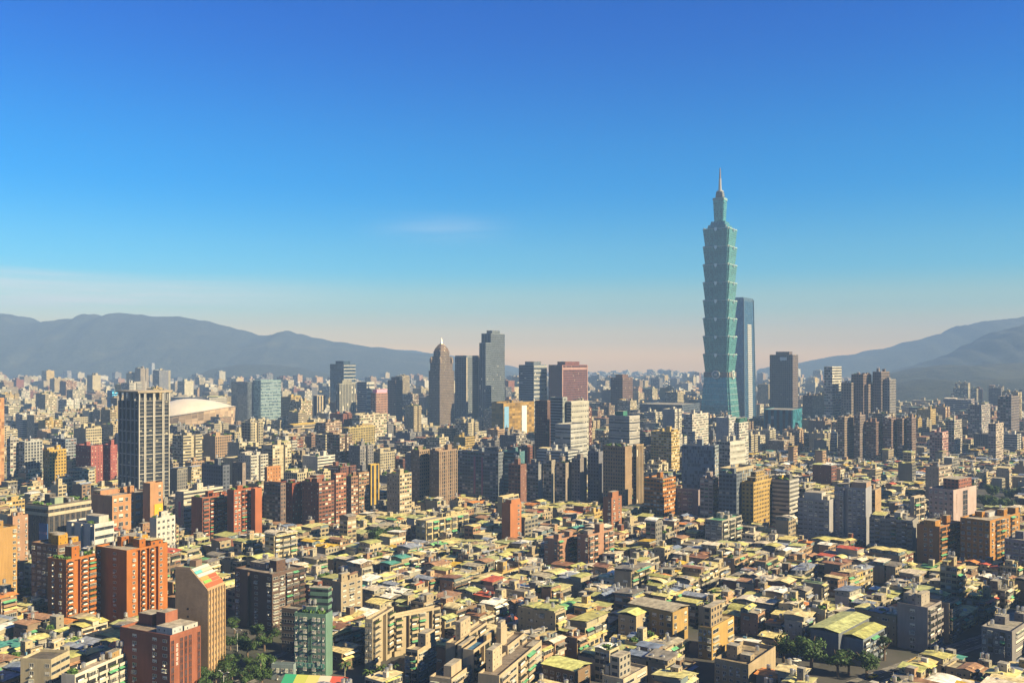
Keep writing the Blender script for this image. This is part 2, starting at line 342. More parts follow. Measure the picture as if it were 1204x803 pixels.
# ------------------------------------------------------------------ the setting: ground, hills, air
mb = MB(); mb.face([(-7900, -7900, 0), (7900, -7900, 0), (7900, 9600, 0), (-7900, 9600, 0)], 'ground', (.06, .06, .06)); tag(mb.build('ground'), kind='structure')
from mathutils import noise, Vector
def ridge(name, pts, D, depth_back, label_seed, rough=.16, step=12.0, mat='forest'):
    """a wooded range: crest through (px, py) points at distance D, its slope running down towards the city"""
    xs = [p[0] for p in pts]; n = int((xs[-1] - xs[0]) / step * 5); m = 44
    mb = MB(); mb.names = [mat]; V = []
    def crest(px):
        for (a, ya), (b, yb) in zip(pts, pts[1:]):
            if a <= px <= b:
                k = (px - a) / (b - a); k = k * k * (3 - 2 * k); return ya + (yb - ya) * k
        return pts[-1][1]
    for i in range(n + 1):
        px = xs[0] + (xs[-1] - xs[0]) * i / n
        zc = zat(crest(px), D)
        for j in range(m + 1):
            t = j / m                                        # 0 the foot on our side, 1 the far foot
            Y = D - depth_back * .55 + depth_back * 1.1 * t
            up = sin(pi * min(1, t / .5) / 2) ** 1.5 if t <= .5 else cos(pi * (t - .5) / 1.0)
            X = gx(px, D) * (0.75 + .25 * Y / D)
            nv = noise.fractal(Vector((X / 900 + label_seed, Y / 900, 0.3)), 1.0, 2.1, 6)
            nr = 1 - 2 * abs(noise.fractal(Vector((X / 420 + label_seed, Y / 420, 0.7)), .9, 2.2, 7))
            z = zc * up * (1 + rough * nv * (1.3 - up * .8)) + zc * .09 * nr * (1 - up * .55) - 14 * (1 - up)
            V.append((X, Y, z))
    mb.v = V
    for i in range(n):
        for j in range(m):
            a = i * (m + 1) + j; mb.f.append((a, a + m + 1, a + m + 2, a + 1)); mb.m.append(0); mb.uv.extend([(0, 0)] * 4); mb.c.extend([(.1, .1, .1, 1)] * 4)
    o = mb.build(name); [setattr(p, 'use_smooth', True) for p in o.data.polygons]; tag(o, kind='structure'); return o
ridge('mountains', [(-60, 372), (0, 370), (18, 371), (40, 378), (62, 377), (82, 374), (95, 377), (110, 370.5), (122, 374), (142, 369.5), (165, 373), (190, 376), (215, 377), (240, 381), (262, 386), (285, 392), (305, 397), (322, 396), (338, 391.5), (352, 395), (372, 400), (400, 405), (440, 410), (500, 417), (560, 429), (640, 446)], 6800, 2700, 1.7)
ridge('mountains', [(300, 424), (360, 420), (410, 414), (450, 410), (480, 411), (510, 416), (545, 421), (590, 430), (640, 440)], 8500, 1300, 5.1)
ridge('hills', [(235, 441), (255, 434), (285, 430), (320, 430), (350, 433), (372, 438), (395, 442)], 4900, 900, 3.3)
ridge('mountains', [(880, 440), (930, 428), (1000, 417), (1040, 410), (1080, 402), (1110, 395), (1135, 385), (1160, 381), (1185, 380), (1210, 376), (1250, 370), (1320, 372)], 7000, 2200, 7.7)
ridge('mountains', [(1010, 450), (1045, 440), (1085, 432), (1110, 424), (1135, 414), (1160, 402), (1182, 392), (1204, 385), (1240, 372), (1300, 376)], 5200, 1900, 9.4)
ridge('hills', [(1010, 448), (1050, 440), (1090, 434), (1120, 430), (1150, 431), (1180, 427), (1215, 428), (1260, 422), (1320, 428)], 3900, 1500, 11.2, rough=.3)
ridge('hills', [(1020, 462), (1060, 452), (1100, 447), (1140, 449), (1180, 446), (1220, 444), (1280, 452)], 3050, 900, 13.9, rough=.35)
hm = bpy.data.materials.new('haze'); hm.use_nodes = True; hn = hm.node_tree; hn.nodes.clear()
ho = hn.nodes.new('ShaderNodeOutputMaterial'); hv = hn.nodes.new('ShaderNodeVolumePrincipled')
hv.inputs['Color'].default_value = (*HAZE_COL, 1); hv.inputs['Density'].default_value = HAZE_DENSITY; hv.inputs['Anisotropy'].default_value = HAZE_ANISO
hn.links.new(hv.outputs[0], ho.inputs['Volume'])
MATS['haze'] = hm
mb = MB(); mb.box(-8000, 8000, -8000, 9700, -120, 526, 'haze', (1, 1, 1), bottom=True); tag(mb.build('haze'), kind='stuff')

# ------------------------------------------------------------------ shared small meshes
CACHE = {}
def cached(key, fn):
    if key not in CACHE: mb = MB(); fn(mb); CACHE[key] = mb.mesh(key[0])
    return CACHE[key]
def q(v, s=.25): return max(s, round(v / s) * s)
def window_mesh(w, h, kind, frame=(.5, .48, .44)):
    w, h = q(w), q(h)
    def fn(mb):
        d, f = .10, .09
        mb.box(-w / 2, w / 2, -.03, 0, 0, h, 'glass_dark', (.03, .036, .045))
        for a, b, z0, z1 in ((-w / 2, -w / 2 + f, 0, h), (w / 2 - f, w / 2, 0, h), (-w / 2 + f, w / 2 - f, 0, f), (-w / 2 + f, w / 2 - f, h - f, h), (-.04, .04, f, h - f)): mb.box(a, b, -d, -.031, z0, z1, 'paint', frame, bottom=True)
        if kind == 1: mb.box(-w * .30, w * .08, -.62, -.102, -.62, -.08, 'paint', (.55, .54, .50), bottom=True)             # an air conditioner under the sill
        if kind == 2:                                                                                                    # a projecting cage
            for k in range(6): x = -w / 2 + w * k / 5; mb.box(x - .04, x + .04, -.75, -.67, -.15, h * .9, 'paint', (.6, .6, .58))
            mb.box(-w / 2, w / 2, -.78, -.105, h * .9, h * .9 + .1, 'tin', (.42, .45, .36), bottom=True); mb.box(-w / 2, w / 2, -.78, -.105, -.25, -.15, 'paint', (.5, .48, .42), bottom=True)
        if kind == 3: mb.box(-w / 2 + f, w / 2 - f, -.05, -.031, h * .35, h - f, 'paint', (.48, .44, .36))              # drawn blinds
    return cached(('window', w, h, kind, frame), fn)
def balcony_mesh(w, h, col, kind):
    w = q(w)
    def fn(mb):
        mb.box(-w / 2, w / 2, -.04, 0, 0, h * .84, 'glass_dark', (.025, .028, .03))
        mb.box(-w / 2, w / 2, -1.15, -.041, -.16, 0, 'wall', col, bottom=True)
        mb.box(-w / 2, w / 2, -1.15, -1.02, .001, 1.0, 'wall', col); mb.box(-w / 2, -w / 2 + .12, -1.019, -.041, .001, 1.0, 'wall', col); mb.box(w / 2 - .12, w / 2, -1.019, -.041, .001, 1.0, 'wall', col)
        if kind == 1: mb.face([(-w / 2, -1.5, h * .62), (w / 2, -1.5, h * .62), (w / 2, -.05, h * .86), (-w / 2, -.05, h * .86)], 'tin', (.10, .30, .16))
        if kind == 2:
            for k in range(7): x = -w / 2 + w * k / 6; mb.box(x - .035, x + .035, -1.12, -1.05, 1.0, h * .82, 'paint', (.62, .6, .56))
            mb.box(-w / 2, w / 2, -1.15, -.05, h * .82, h * .86, 'tin', (.5, .48, .4), bottom=True)
        if kind == 3: mb.box(-w * .25, w * .2, -.9, -.5, .05, 1.5, 'paint', (.6, .55, .45)); mb.box(-w * .45, -w * .1, -.95, -.9, .9, 1.6, 'paint', (.65, .62, .6))
        if kind == 4:
            for k in range(5): x = -w / 2 + w * (k + .5) / 5; mb.box(x - .25, x + .2, -1.3, -.9, 1.0, 1.5, 'leaf', (.06, .11, .03))
    return cached(('balcony', w, round(h, 2), col, kind), fn)
def arch_mesh(w, h, col):
    w = q(w)
    def fn(mb):
        pts = [(-w / 2, 0), (w / 2, 0)] + [(w / 2 * cos(pi * k / 8), h * .5 + h * .34 * sin(pi * k / 8)) for k in range(9)]
        mb.profile([(x, z) for x, z in pts], 'y', -.05, 0, 'glass_dark', (.022, .024, .028))
        mb.box(-w / 2, w / 2, -.9, -.051, -.1, .85, 'wall', col, bottom=True)
        mb.box(-w * .3, w * .25, -.88, -.5, .851, 1.35, 'paint', (.55, .55, .52))
    return cached(('balcony', w, round(h, 2), col, 'arch'), fn)
def tank_mesh():
    def fn(mb):
        for x, y in ((-.5, -.5), (.5, -.5), (.5, .5), (-.5, .5)): mb.box(x - .06, x + .06, y - .06, y + .06, 0, .9, 'paint', (.3, .28, .25))
        mb.cyl(0, 0, .9, 2.6, .8, 'steel', (.62, .62, .62), 10, cap=False); mb.cyl(0, 0, 2.6, 2.95, .8, 'steel', (.62, .62, .62), 10, r1=.15)
    return cached(('water_tank',), fn)
def plant_mesh(k):
    def fn(mb):
        r = random.Random(k)
        for i in range(80):
            a, z, d = r.random() * 6.28, r.random() * 1.5, r.random() ** .6 * 1.5; x, y = d * cos(a), d * sin(a); s = .4 + r.random() * .35; t = r.random() * 3
            g = r.uniform(.6, 1.5); mb.face([(x - s * cos(t), y - s * sin(t), z), (x + s * cos(t), y + s * sin(t), z + .1), (x + s * cos(t), y + s * sin(t), z + s), (x - s * cos(t), y - s * sin(t), z + s * 1.2)], 'leaf', (.07 * g, .13 * g, .03 * g))
    return cached(('roof_plant', k), fn)
def gable(mb, x0, x1, y0, y1, z, rise, axis, col, t=.10):
    """a low double slope of sheet metal, ridge along AXIS"""
    a0, a1, e0, e1 = (x0, x1, y0, y1) if axis == 'y' else (y0, y1, x0, x1); c = (a0 + a1) / 2
    mb.profile([(a0, z), (a0, z - t), (c, z + rise - t), (a1, z - t), (a1, z), (c, z + rise)][::-1] if False else [(a0, z - t), (c, z + rise - t), (a1, z - t), (a1, z), (c, z + rise), (a0, z)], axis, e0, e1, 'tin', col)
def lean(mb, x0, x1, y0, y1, z, rise, axis, col, t=.10):
    a0, a1, e0, e1 = (x0, x1, y0, y1) if axis == 'y' else (y0, y1, x0, x1)
    mb.profile([(a0, z - t), (a1, z + rise - t), (a1, z + rise), (a0, z)], axis, e0, e1, 'tin', col)
def vault(mb, x0, x1, y0, y1, z, rise, axis, col, t=.12):
    a0, a1, e0, e1 = (x0, x1, y0, y1) if axis == 'y' else (y0, y1, x0, x1); n = 8; c, r = (a0 + a1) / 2, (a1 - a0) / 2
    up = [(c + r * cos(pi * k / n), z + rise * sin(pi * k / n)) for k in range(n + 1)]; lo = [(a, b - t) for a, b in up]
    mb.profile(lo[::-1] + up, axis, e0, e1, 'tin', col)
def add_tank(th, x, y, z):
    if th.merged:
        m = th.part('x'); m.cyl(x, y, z + .9, z + 2.7, .8, 'steel', (.62, .62, .62), 6)
    else: th.unit('water_tank', tank_mesh(), (x, y, z))
def roof_kit(th, x0, x1, y0, y1, h, wall, r, style='k'):
    """what stands on a flat roof"""
    lx, ly = x1 - x0, y1 - y0
    if style == 'n' or lx < 4 or ly < 4: return
    if style == 'b':
        p = th.part('plant_room'); p.box(x0 + lx * .2, x1 - lx * .2, y0 + ly * .22, y1 - ly * .2, h + .01, h + min(7, .18 * h), 'f_louvre', wall, 'roof_flat', (.28, .27, .25)); return
    n = 1 + (lx * ly > 350)
    for k in range(n):
        w, d, e = r.uniform(3, 5), r.uniform(3.2, 6), r.uniform(2.6, 6.0)
        w, d = min(w, lx * .5), min(d, ly * .5)
        cx, cy = x0 + lx * (r.uniform(.25, .75) if n == 1 else (.28 if k == 0 else .72)), y0 + ly * r.uniform(.3, .7)
        th.part('stair_house').box(cx - w / 2, cx + w / 2, cy - d / 2, cy + d / 2, h + .01, h + e, 'f_party', wall, 'roof_flat', (.36, .34, .30))
        for s in range(r.randint(0, 2)): add_tank(th, cx + (s - .5) * 2, cy, h + e + .01)
    if r.random() < .55:
        c = r.choices(TIN, TIN_W)[0]; w, d = lx * r.uniform(.3, .45), ly * r.uniform(.3, .6)
        ax, ay = (x0 + .7, y0 + .7) if r.random() < .5 else (x1 - .7 - w, y1 - .7 - d)
        th.part('rooftop_room').box(ax + .3, ax + w - .3, ay + .3, ay + d - .3, h + .02, h + 2.6, 'f_small', wall)
        lean(th.part('roof_cover'), ax, ax + w, ay, ay + d, h + 2.7, .7, r.choice('xy'), c)
    for k in range(r.randint(0, 3)): add_tank(th, r.uniform(x0 + 1.5, x1 - 1.5), r.uniform(y0 + 1.5, y1 - 1.5), h + .01)
    if style == 'g' or r.random() < .25:
        for k in range(7 if style == 'g' else 3):
            if not th.merged: th.unit('roof_plant', plant_mesh(k % 4), (r.uniform(x0 + 1.5, x1 - 1.5), y0 + 1.6 if k % 2 else y1 - 1.6, h + .02), r.random() * 6)

# ------------------------------------------------------------------ the buildings one can single out
def fit(xl, xc, xr, yt, yb, a):
    """footprint and height of a block whose near corner edge stands at column xc and whose faces end at xl and xr"""
    D = depth(yb); a = R(a); cx = gx(xc, D); tl, tr = (xl - CX) / F, (xr - CX) / F
    L = (cx - tl * D) / (cos(a) + tl * sin(a)); den = sin(a) - tr * cos(a)
    Wd = (tr * D - cx) / den if den > .06 else 40.0
    L, Wd = max(3.0, min(L, 120)), max(3.0, min(Wd, 95)); h = zat(yt, D)
    px, py = -L / 2, Wd / 2
    return D, a, L, Wd, h, cx + px * cos(a) + py * sin(a), D - px * sin(a) + py * cos(a)
def register(cx, cy, rz, L, Wd, D, xl, xr, yv, ref, h):
    occupy(cx, cy, rz, L / 2 + .8, Wd / 2 + .8); HEROES.append((D, xl, xr, yv, ref, cx, cy, h))
def facade_units(th, pattern, face, L, Wd, h, nf, col, r, base=0.0, budget=None):
    """individual windows and balconies over one face; past the hundred of one kind the rest become one part"""
    span = L if face == 'l' else Wd; n = len(pattern); bw = span / n; fh = h / nf
    for i, t in enumerate(pattern):
        if t in '.r': continue
        u = -span / 2 + (i + .5) * bw
        if t == 's':
            loc, rz = ((u, -Wd / 2, 0), 0) if face == 'l' else ((L / 2, u, 0), pi / 2)
            def fn(mb, w=q(bw * .62), hh=round(h, 1), n_=nf):
                mb.box(-w / 2, w / 2, -.05, 0, 2.0, hh - 1.2, 'glass_dark', (.03, .035, .045))
                for k in range(1, n_): mb.box(-w / 2, w / 2, -.16, -.051, hh * k / n_ - .25, hh * k / n_ + .35, 'paint', tuple(c * .22 for c in col), bottom=True)
                for x in (-w / 2 + .05, 0, w / 2 - .05): mb.box(x - .05, x + .05, -.2, -.052, 2.0, hh - 1.2, 'paint', tuple(c * .8 for c in col))
            th.unit('window', cached(('window', q(bw * .62), round(h, 1), nf, col, 's'), fn), loc, rz); budget['window'] += 1; continue
        for k in range(nf):
            z = fh * k + fh * .28
            if k == 0 and r.random() < .5: continue
            if t == 'b': nm, me, z = 'balcony', balcony_mesh(bw * .86, fh, col, r.choice((0, 0, 1, 2, 2, 3, 3, 4))), fh * k + .35
            elif t == 'a': nm, me, z = 'balcony', arch_mesh(bw * .96, fh * .98, tuple(c * .9 for c in col)), fh * k + .3
            elif t == 'h': nm, me = 'window', window_mesh(bw * .96, fh * .42, 0, (.25, .25, .25))
            elif t == 'W': nm, me = 'window', window_mesh(bw * .74, fh * .5, r.choice((0, 2, 2, 3, 1)))
            else: nm, me = 'window', window_mesh(min(bw * .55, 2.2), fh * .48, r.choice((0, 0, 1, 1, 2, 3)))
            loc, rz = ((u, -Wd / 2, z), 0) if face == 'l' else ((L / 2, u, z), pi / 2)
            budget[nm] += 1
            if budget[nm] <= 98: th.unit(nm, me, loc, rz)
            else: budget['rest'].append((nm, me, loc, rz))
def rest_part(th, rest):
    """the parts past the hundredth of a kind as one mesh"""
    for nm in ('window', 'balcony'):
        V, Fc, M, UV, CC, names = [], [], [], [], [], []
        for n_, me, loc, rz in rest:
            if n_ != nm: continue
            off = len(V); c, s = cos(rz), sin(rz)
            V += [(v.co.x * c - v.co.y * s + loc[0], v.co.x * s + v.co.y * c + loc[1], v.co.z + loc[2]) for v in me.vertices]
            mm = [x.name for x in me.materials]
            for p in me.polygons:
                Fc.append(tuple(off + i for i in p.vertices)); x = mm[p.material_index]
                if x not in names: names.append(x)
                M.append(names.index(x))
            UV += [tuple(x.uv) for x in me.uv_layers[0].data]; CC += [tuple(x.color) for x in me.color_attributes[0].data]
        if V:
            mb = MB(); mb.v, mb.f, mb.m, mb.uv, mb.c, mb.names = V, Fc, M, UV, CC, names; tag(mb.build(nm, th.o), kind='stuff')
def notched(pattern_l, pattern_r, L, Wd, dep=1.6):
    """footprint with a recess for every r of the two patterns"""
    P = []
    def run(pat, n, f):
        bw = n / len(pat)
        for i, t in enumerate(pat):
            if t == 'r': a, b = -n / 2 + i * bw + bw * .1, -n / 2 + (i + 1) * bw - bw * .1; P.extend([f(a, 0), f(a, dep), f(b, dep), f(b, 0)])
    P.append((-L / 2, -Wd / 2)); run(pattern_l if pattern_l[0] != '@' else '.', L, lambda u, d: (u, -Wd / 2 + d)); P.append((L / 2, -Wd / 2))
    run(pattern_r if pattern_r[0] != '@' else '.', Wd, lambda u, d: (L / 2 - d, u)); P.append((L / 2, Wd / 2)); P.append((-L / 2, Wd / 2)); return P
def hero(name, cat, label, ref, xl, xc, xr, yt, yb, yv, a, wall, left, right, nf=None, roof='k', group=None, roofcol=(.30, .28, .25), par=1.0, bay=3.0, extra=None):
    D0 = depth(yb); a = a or default_angle(xc, D0)
    D, a, L, Wd, h, cx, cy = fit(xl, xc, xr, yt, yb, a)
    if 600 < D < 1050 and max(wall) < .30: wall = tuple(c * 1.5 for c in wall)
    r = random.Random(hash((xl, xc, yt)) & 0xffff); random.seed(int(xl * 7 + yt))
    th = Thing(name, label, cat, (cx, cy, 0), -a, group); register(cx, cy, -a, L, Wd, D, xl, xr, yv, ref, h)
    h -= par; far_ = D > 1400; bay = max(bay, 3.8) if far_ else bay; nf = nf or max(2, round(h / (4.3 if far_ else 3.1))); fh = h / nf
    fl = left[1:] if left[0] == '@' else 'wall'; fr = right[1:] if right[0] == '@' else 'wall'
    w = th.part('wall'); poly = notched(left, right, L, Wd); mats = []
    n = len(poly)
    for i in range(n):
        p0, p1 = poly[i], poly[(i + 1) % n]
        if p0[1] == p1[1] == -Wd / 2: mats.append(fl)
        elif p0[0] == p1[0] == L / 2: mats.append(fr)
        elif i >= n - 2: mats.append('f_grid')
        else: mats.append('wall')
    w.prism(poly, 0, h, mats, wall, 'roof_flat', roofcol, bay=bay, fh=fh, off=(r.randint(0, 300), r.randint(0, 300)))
    if par > 0:
        p = th.part('parapet'); t = .28; e = .04; X, Y = L / 2 - e, Wd / 2 - e; z0, z1 = h + .01, h + par
        pc = tuple(min(.8, c * 1.05) for c in wall)
        for x0, x1, y0, y1 in ((-X, X, -Y, -Y + t), (-X, X, Y - t, Y), (-X, -X + t, -Y + t + .005, Y - t - .005), (X - t, X, -Y + t + .005, Y - t - .005)): p.box(x0, x1, y0, y1, z0, z1, 'wall', pc, bottom=True)
    b = {'window': 0, 'balcony': 0, 'rest': []}
    if right[0] != '@': facade_units(th, right, 'r', L, Wd, h, nf, wall, r, budget=b)
    if left[0] != '@': facade_units(th, left, 'l', L, Wd, h, nf, wall, r, budget=b)
    if b['rest']: rest_part(th, b['rest'])
    if extra: extra(th, L, Wd, h, r, fh)
    if roof[0] == 't':
        roof_c = TIN[TIN_NAME.index(roof[2:])]
        gable(th.part('roof_cover'), -L / 2 - .6, L / 2 + .6, -Wd / 2 - .6, Wd / 2 + .6, h + par + .6, 1.1, 'y' if L < Wd else 'x', roof_c)
    else: roof_kit(th, -L / 2 + .6, L / 2 - .6, -Wd / 2 + .6, Wd / 2 - .6, h, wall, r, roof)
    return th, L, Wd, h
def boxpart(th, name, x0, x1, y0, y1, z0, z1, m, col, top='roof_flat', topcol=(.32, .30, .27)): th.part(name).box(x0, x1, y0, y1, z0, z1, m, col, top, topcol)
def glyph(mb, cx, cz, s, y, col, r):
    """a block of strokes the size of one written character, on a wall facing -y"""
    for k in range(3): z = cz - s * .4 + k * s * .38; mb.box(cx - s * .42, cx + s * .42, y - .08, y, z, z + s * .1, 'paint', col, bottom=True)
    x = cx + r.uniform(-.2, .2) * s; mb.box(x - s * .05, x + s * .05, y - .13, y - .081, cz - s * .5, cz + s * .5, 'paint', col, bottom=True)
# ------------------------------------------------------------------ landmark: the tall jade tower of eight flared modules
def jade_tower():
    D = depth(505); a = R(31); cx0 = gx(857.5, D)
    hw = 27.5
    cx, cy = cx0 - hw * cos(a) + hw * sin(a), D + hw * sin(a) + hw * cos(a)
    th = Thing('skyscraper', 'tallest tower, jade-green glass in eight flared tiers with a slim spire', 'skyscraper', (cx, cy, 0), -a); register(cx, cy, -a, 66, 66, D, 822, 870, 492, 'the jade skyscraper', 508)
    g = C['glassg']; Z = lambda y: zat(y, D)
    def sq(w, n): return [(-w + n, -w), (w - n, -w), (w - n, -w + n), (w, -w + n), (w, w - n), (w - n, w - n), (w - n, w), (-w + n, w), (-w + n, w - n), (-w, w - n), (-w, -w + n), (-w + n, -w + n)]
    zb = Z(440)
    p = th.part('base'); p.prism(sq(34, 4), 0, zb - 6, 'f_jade', g, poly2=sq(24.5, 3), bay=1.6, fh=4.2, cap=False)
    for k in range(1, 9): zz = (zb - 6) * k / 9; w = 34 - 9.5 * k / 9 + .1; th.part('ledge').prism(sq(w + .35, 3.7), zz, zz + .7, 'paint', (.30, .36, .33), bottom=True)
    th.part('belt').prism(sq(25.4, 3), zb - 6.01, zb + 4, 'f_grid', (.34, .30, .25), bay=2.5, fh=3, bottom=True)
    for rz, loc in ((0, (0, -25.5, zb - 1)), (pi / 2, (25.5, 0, zb - 1))):
        m = MB()
        n = 20
        for rr, y0, y1, c in ((8.2, 0, -2.0, (.46, .46, .42)), (6.0, -2.01, -2.4, (.10, .17, .17))):
            A = [(rr * cos(2 * pi * i / n), rr * sin(2 * pi * i / n)) for i in range(n)]
            m.profile(A, 'y', y0, y1, 'paint', c)
        m.box(-2.2, 2.2, -3.0, -2.41, -2.2, 2.2, 'paint', (.50, .50, .46), bottom=True)
        o = m.build('coin_emblem', th.o, loc, rz)
    z0 = zb + 4; zt = Z(267); st = (zt - z0) / 8
    for k in range(8):
        m = MB(); za, zc = z0 + st * k + .01, z0 + st * (k + 1) - 1.6
        m.prism(sq(23.2, 2.6), za, zc, 'f_jade', g, poly2=sq(26.6, 2.8), bay=1.6, fh=4.1, cap=False)
        m.prism(sq(27.3, 2.8), zc + .01, zc + 1.5, 'paint', (.24, .34, .31), 'roof_flat', (.3, .32, .3), bottom=True)
        for rz in range(4):
            c, s = cos(rz * pi / 2), sin(rz * pi / 2); m.xf = (c, s, 0, 0, 0)
            m.box(-2.4, 2.4, -27.9, -27.31, zc - 3.4, zc + 2.6, 'steel', (.55, .58, .56), bottom=True); m.box(-.6, .6, -28.1, -27.91, zc - 5.2, zc - .2, 'steel', (.55, .58, .56), bottom=True)
            m.box(22.4, 25.2, -25.2, -22.4, zc - 1.4, zc + 3.0, 'paint', (.50, .50, .44), bottom=True)
        m.xf = None
        m.build('tier', th.o)
    def mod(nm, wa, wb, ya, yb_, m='f_jade', c=g):
        th.part(nm).prism(sq(wa, wa * .1), Z(ya) + .01, Z(yb_), m, c, 'roof_flat', (.3, .33, .32), poly2=sq(wb, wb * .1), bay=1.6, fh=4, bottom=True)
    mod('crown_step', 20, 18.5, 267, 262.5); mod('crown_step', 15.5, 14, 262.4, 258); mod('crown_tier', 9.0, 11.0, 257.9, 232.5); mod('crown_collar', 11.6, 11.6, 232.4, 229.5, 'paint', (.16, .26, .25))
    mod('crown_cap', 7.4, 6.2, 229.4, 222, 'f_louvre', (.28, .3, .28)); th.part('spire_ring').cyl(0, 0, Z(221.9), Z(220.4), 6.6, 'paint', (.3, .3, .28), 16)
    th.part('spire').cyl(0, 0, Z(220.3), Z(206), 3.2, 'paint', (.26, .25, .24), 12, r1=2.3, cap=True); th.part('spire').cyl(0, 0, Z(205.9), Z(193), 2.0, 'paint', (.16, .12, .10), 10, r1=1.0)
    for x, y in ((1, 1), (-1, 1), (1, -1), (-1, -1)): th.part('crown_step').box(x * 17 - 1.2, x * 17 + 1.2, y * 17 - 1.2, y * 17 + 1.2, Z(266.9), Z(263.0), 'paint', (.5, .5, .45))
    th.done()
facade('f_jade', .05, .95, .18, .96, light=.03, glass_from_tint=.95, litcol=(.10, .22, .20), rough=.16, slab=.18, line=1.5, metal=.4)
jade_tower()

def taper_tower():
    D = depth(497); a = R(33)
    D_, a, L, Wd, h, cx, cy = fit(862, 874.5, 886.5, 351, 497, 33); register(cx, cy, -a, L, Wd, D, 862, 888, 498, None, h)
    th = Thing('skyscraper', 'slim blue glass tower with a white striped side behind the tallest tower', 'skyscraper', (cx, cy, 0), -a)
    lo, hi = (L / 2 + 3, Wd / 2 + 4), (L / 2 - 1, Wd / 2 - 1)
    P = lambda k, e=0: [(-(lo[0] + (hi[0] - lo[0]) * k) - e, -(lo[1] + (hi[1] - lo[1]) * k) - e), (lo[0] + (hi[0] - lo[0]) * k + e, -(lo[1] + (hi[1] - lo[1]) * k) - e), (lo[0] + (hi[0] - lo[0]) * k + e, lo[1] + (hi[1] - lo[1]) * k + e), (-(lo[0] + (hi[0] - lo[0]) * k) - e, lo[1] + (hi[1] - lo[1]) * k + e)]
    th.part('wall').prism(P(0), 0, h * .98, 'f_glass', (.05, .14, .25), 'roof_flat', (.3, .3, .3), poly2=P(1), bay=1.6, fh=4)
    k = .80; m = th.part('white_strip')
    for i in range(52):
        z = h * k * i / 52; kk = i / 52 * k; x = lo[0] + (hi[0] - lo[0]) * kk; y = (lo[1] + (hi[1] - lo[1]) * kk) * .45
        m.box(x - .1, x + .7, -y * .7, y, z, z + h * k / 52 * .62, 'paint', (.36, .35, .33), bottom=True)
    for y in (-1, 1): m = th.part('edge_fin'); m.prism([(lo[0] - 1, y * lo[1] - .8), (lo[0] + 1.2, y * lo[1] - .8), (lo[0] + 1.2, y * lo[1] + .8), (lo[0] - 1, y * lo[1] + .8)], 0, h, 'paint', (.09, .13, .18), poly2=[(hi[0] - 1, y * hi[1] - .8), (hi[0] + 1.2, y * hi[1] - .8), (hi[0] + 1.2, y * hi[1] + .8), (hi[0] - 1, y * hi[1] + .8)])
    th.part('crown_screen').prism(P(1, -.6), h * .98 + .01, h + 3, 'f_glass', (.12, .2, .28), bay=1.6, fh=4)
    th.done()
taper_tower()

def dome():
    D = depth(506); cx, cy = gx(222, D + 90), D + 90
    th = Thing('sports_dome', 'broad sports dome with a pale shell roof above a brown panelled wall', 'dome', (cx, cy, 0), -R(20)); register(cx, cy, -R(20), 175, 150, D, 195, 279, 503, 'the pale sports dome', 52)
    n = 48; hw, hd = 92, 78; w = th.part('wall'); sh = th.part('shell_roof')
    ang = [2 * pi * i / n for i in range(n)]
    rim = lambda t, k=1.0: (hw * k * cos(t), hd * k * sin(t))
    hz = lambda t: 30 + 9 * cos(t - .35) + 3 * cos(2 * t)
    for i in range(n):
        t0, t1 = ang[i], ang[(i + 1) % n]
        a, b = rim(t0), rim(t1); a2, b2 = rim(t0, 1.03), rim(t1, 1.03)
        w.face([(*a, 0), (*b, 0), (*b2, hz(t1)), (*a2, hz(t0))], 'f_panel', (.62, .45, .30), [(i, 0), (i + 1, 0), (i + 1, 6), (i, 6)])
        m = 7
        for j in range(m):
            k0, k1 = 1 - j / m, 1 - (j + 1) / m
            def pt(t, k): x, y = rim(t, k * 1.0); return (x, y, hz(t) * k * k + (1 - k * k) * 57)
            sh.face([pt(t0, k0), pt(t1, k0), pt(t1, k1), pt(t0, k1)] if k1 > 0 else [pt(t0, k0), pt(t1, k0), pt(t0, 0)], 'shell', (.72, .63, .52))
    th.part('rim').v  # the eaves line
    for i in range(n):
        t0, t1 = ang[i], ang[(i + 1) % n]; a, b = rim(t0, 1.0), rim(t1, 1.0); a2, b2 = rim(t0, 1.05), rim(t1, 1.05)
        th.part('rim') if False else None
        sh.face([(*a2, hz(t0) + .2), (*b2, hz(t1) + .2), (*b, hz(t1) + 1.4), (*a, hz(t0) + 1.4)], 'shell', (.60, .52, .42))
    th.done()
m, t, b = new_mat('shell'); t.links.new(scale_col(t, tint_node(t), rng(t, obj_noise(t, .03, 3), .3, .7, .88, 1.08)), b.inputs['Base Color']); b.inputs['Roughness'].default_value = .45
facade('f_panel', .06, .94, .05, .95, glass_from_tint=.5, light=0, rough=.7, slab=.03)
dome()

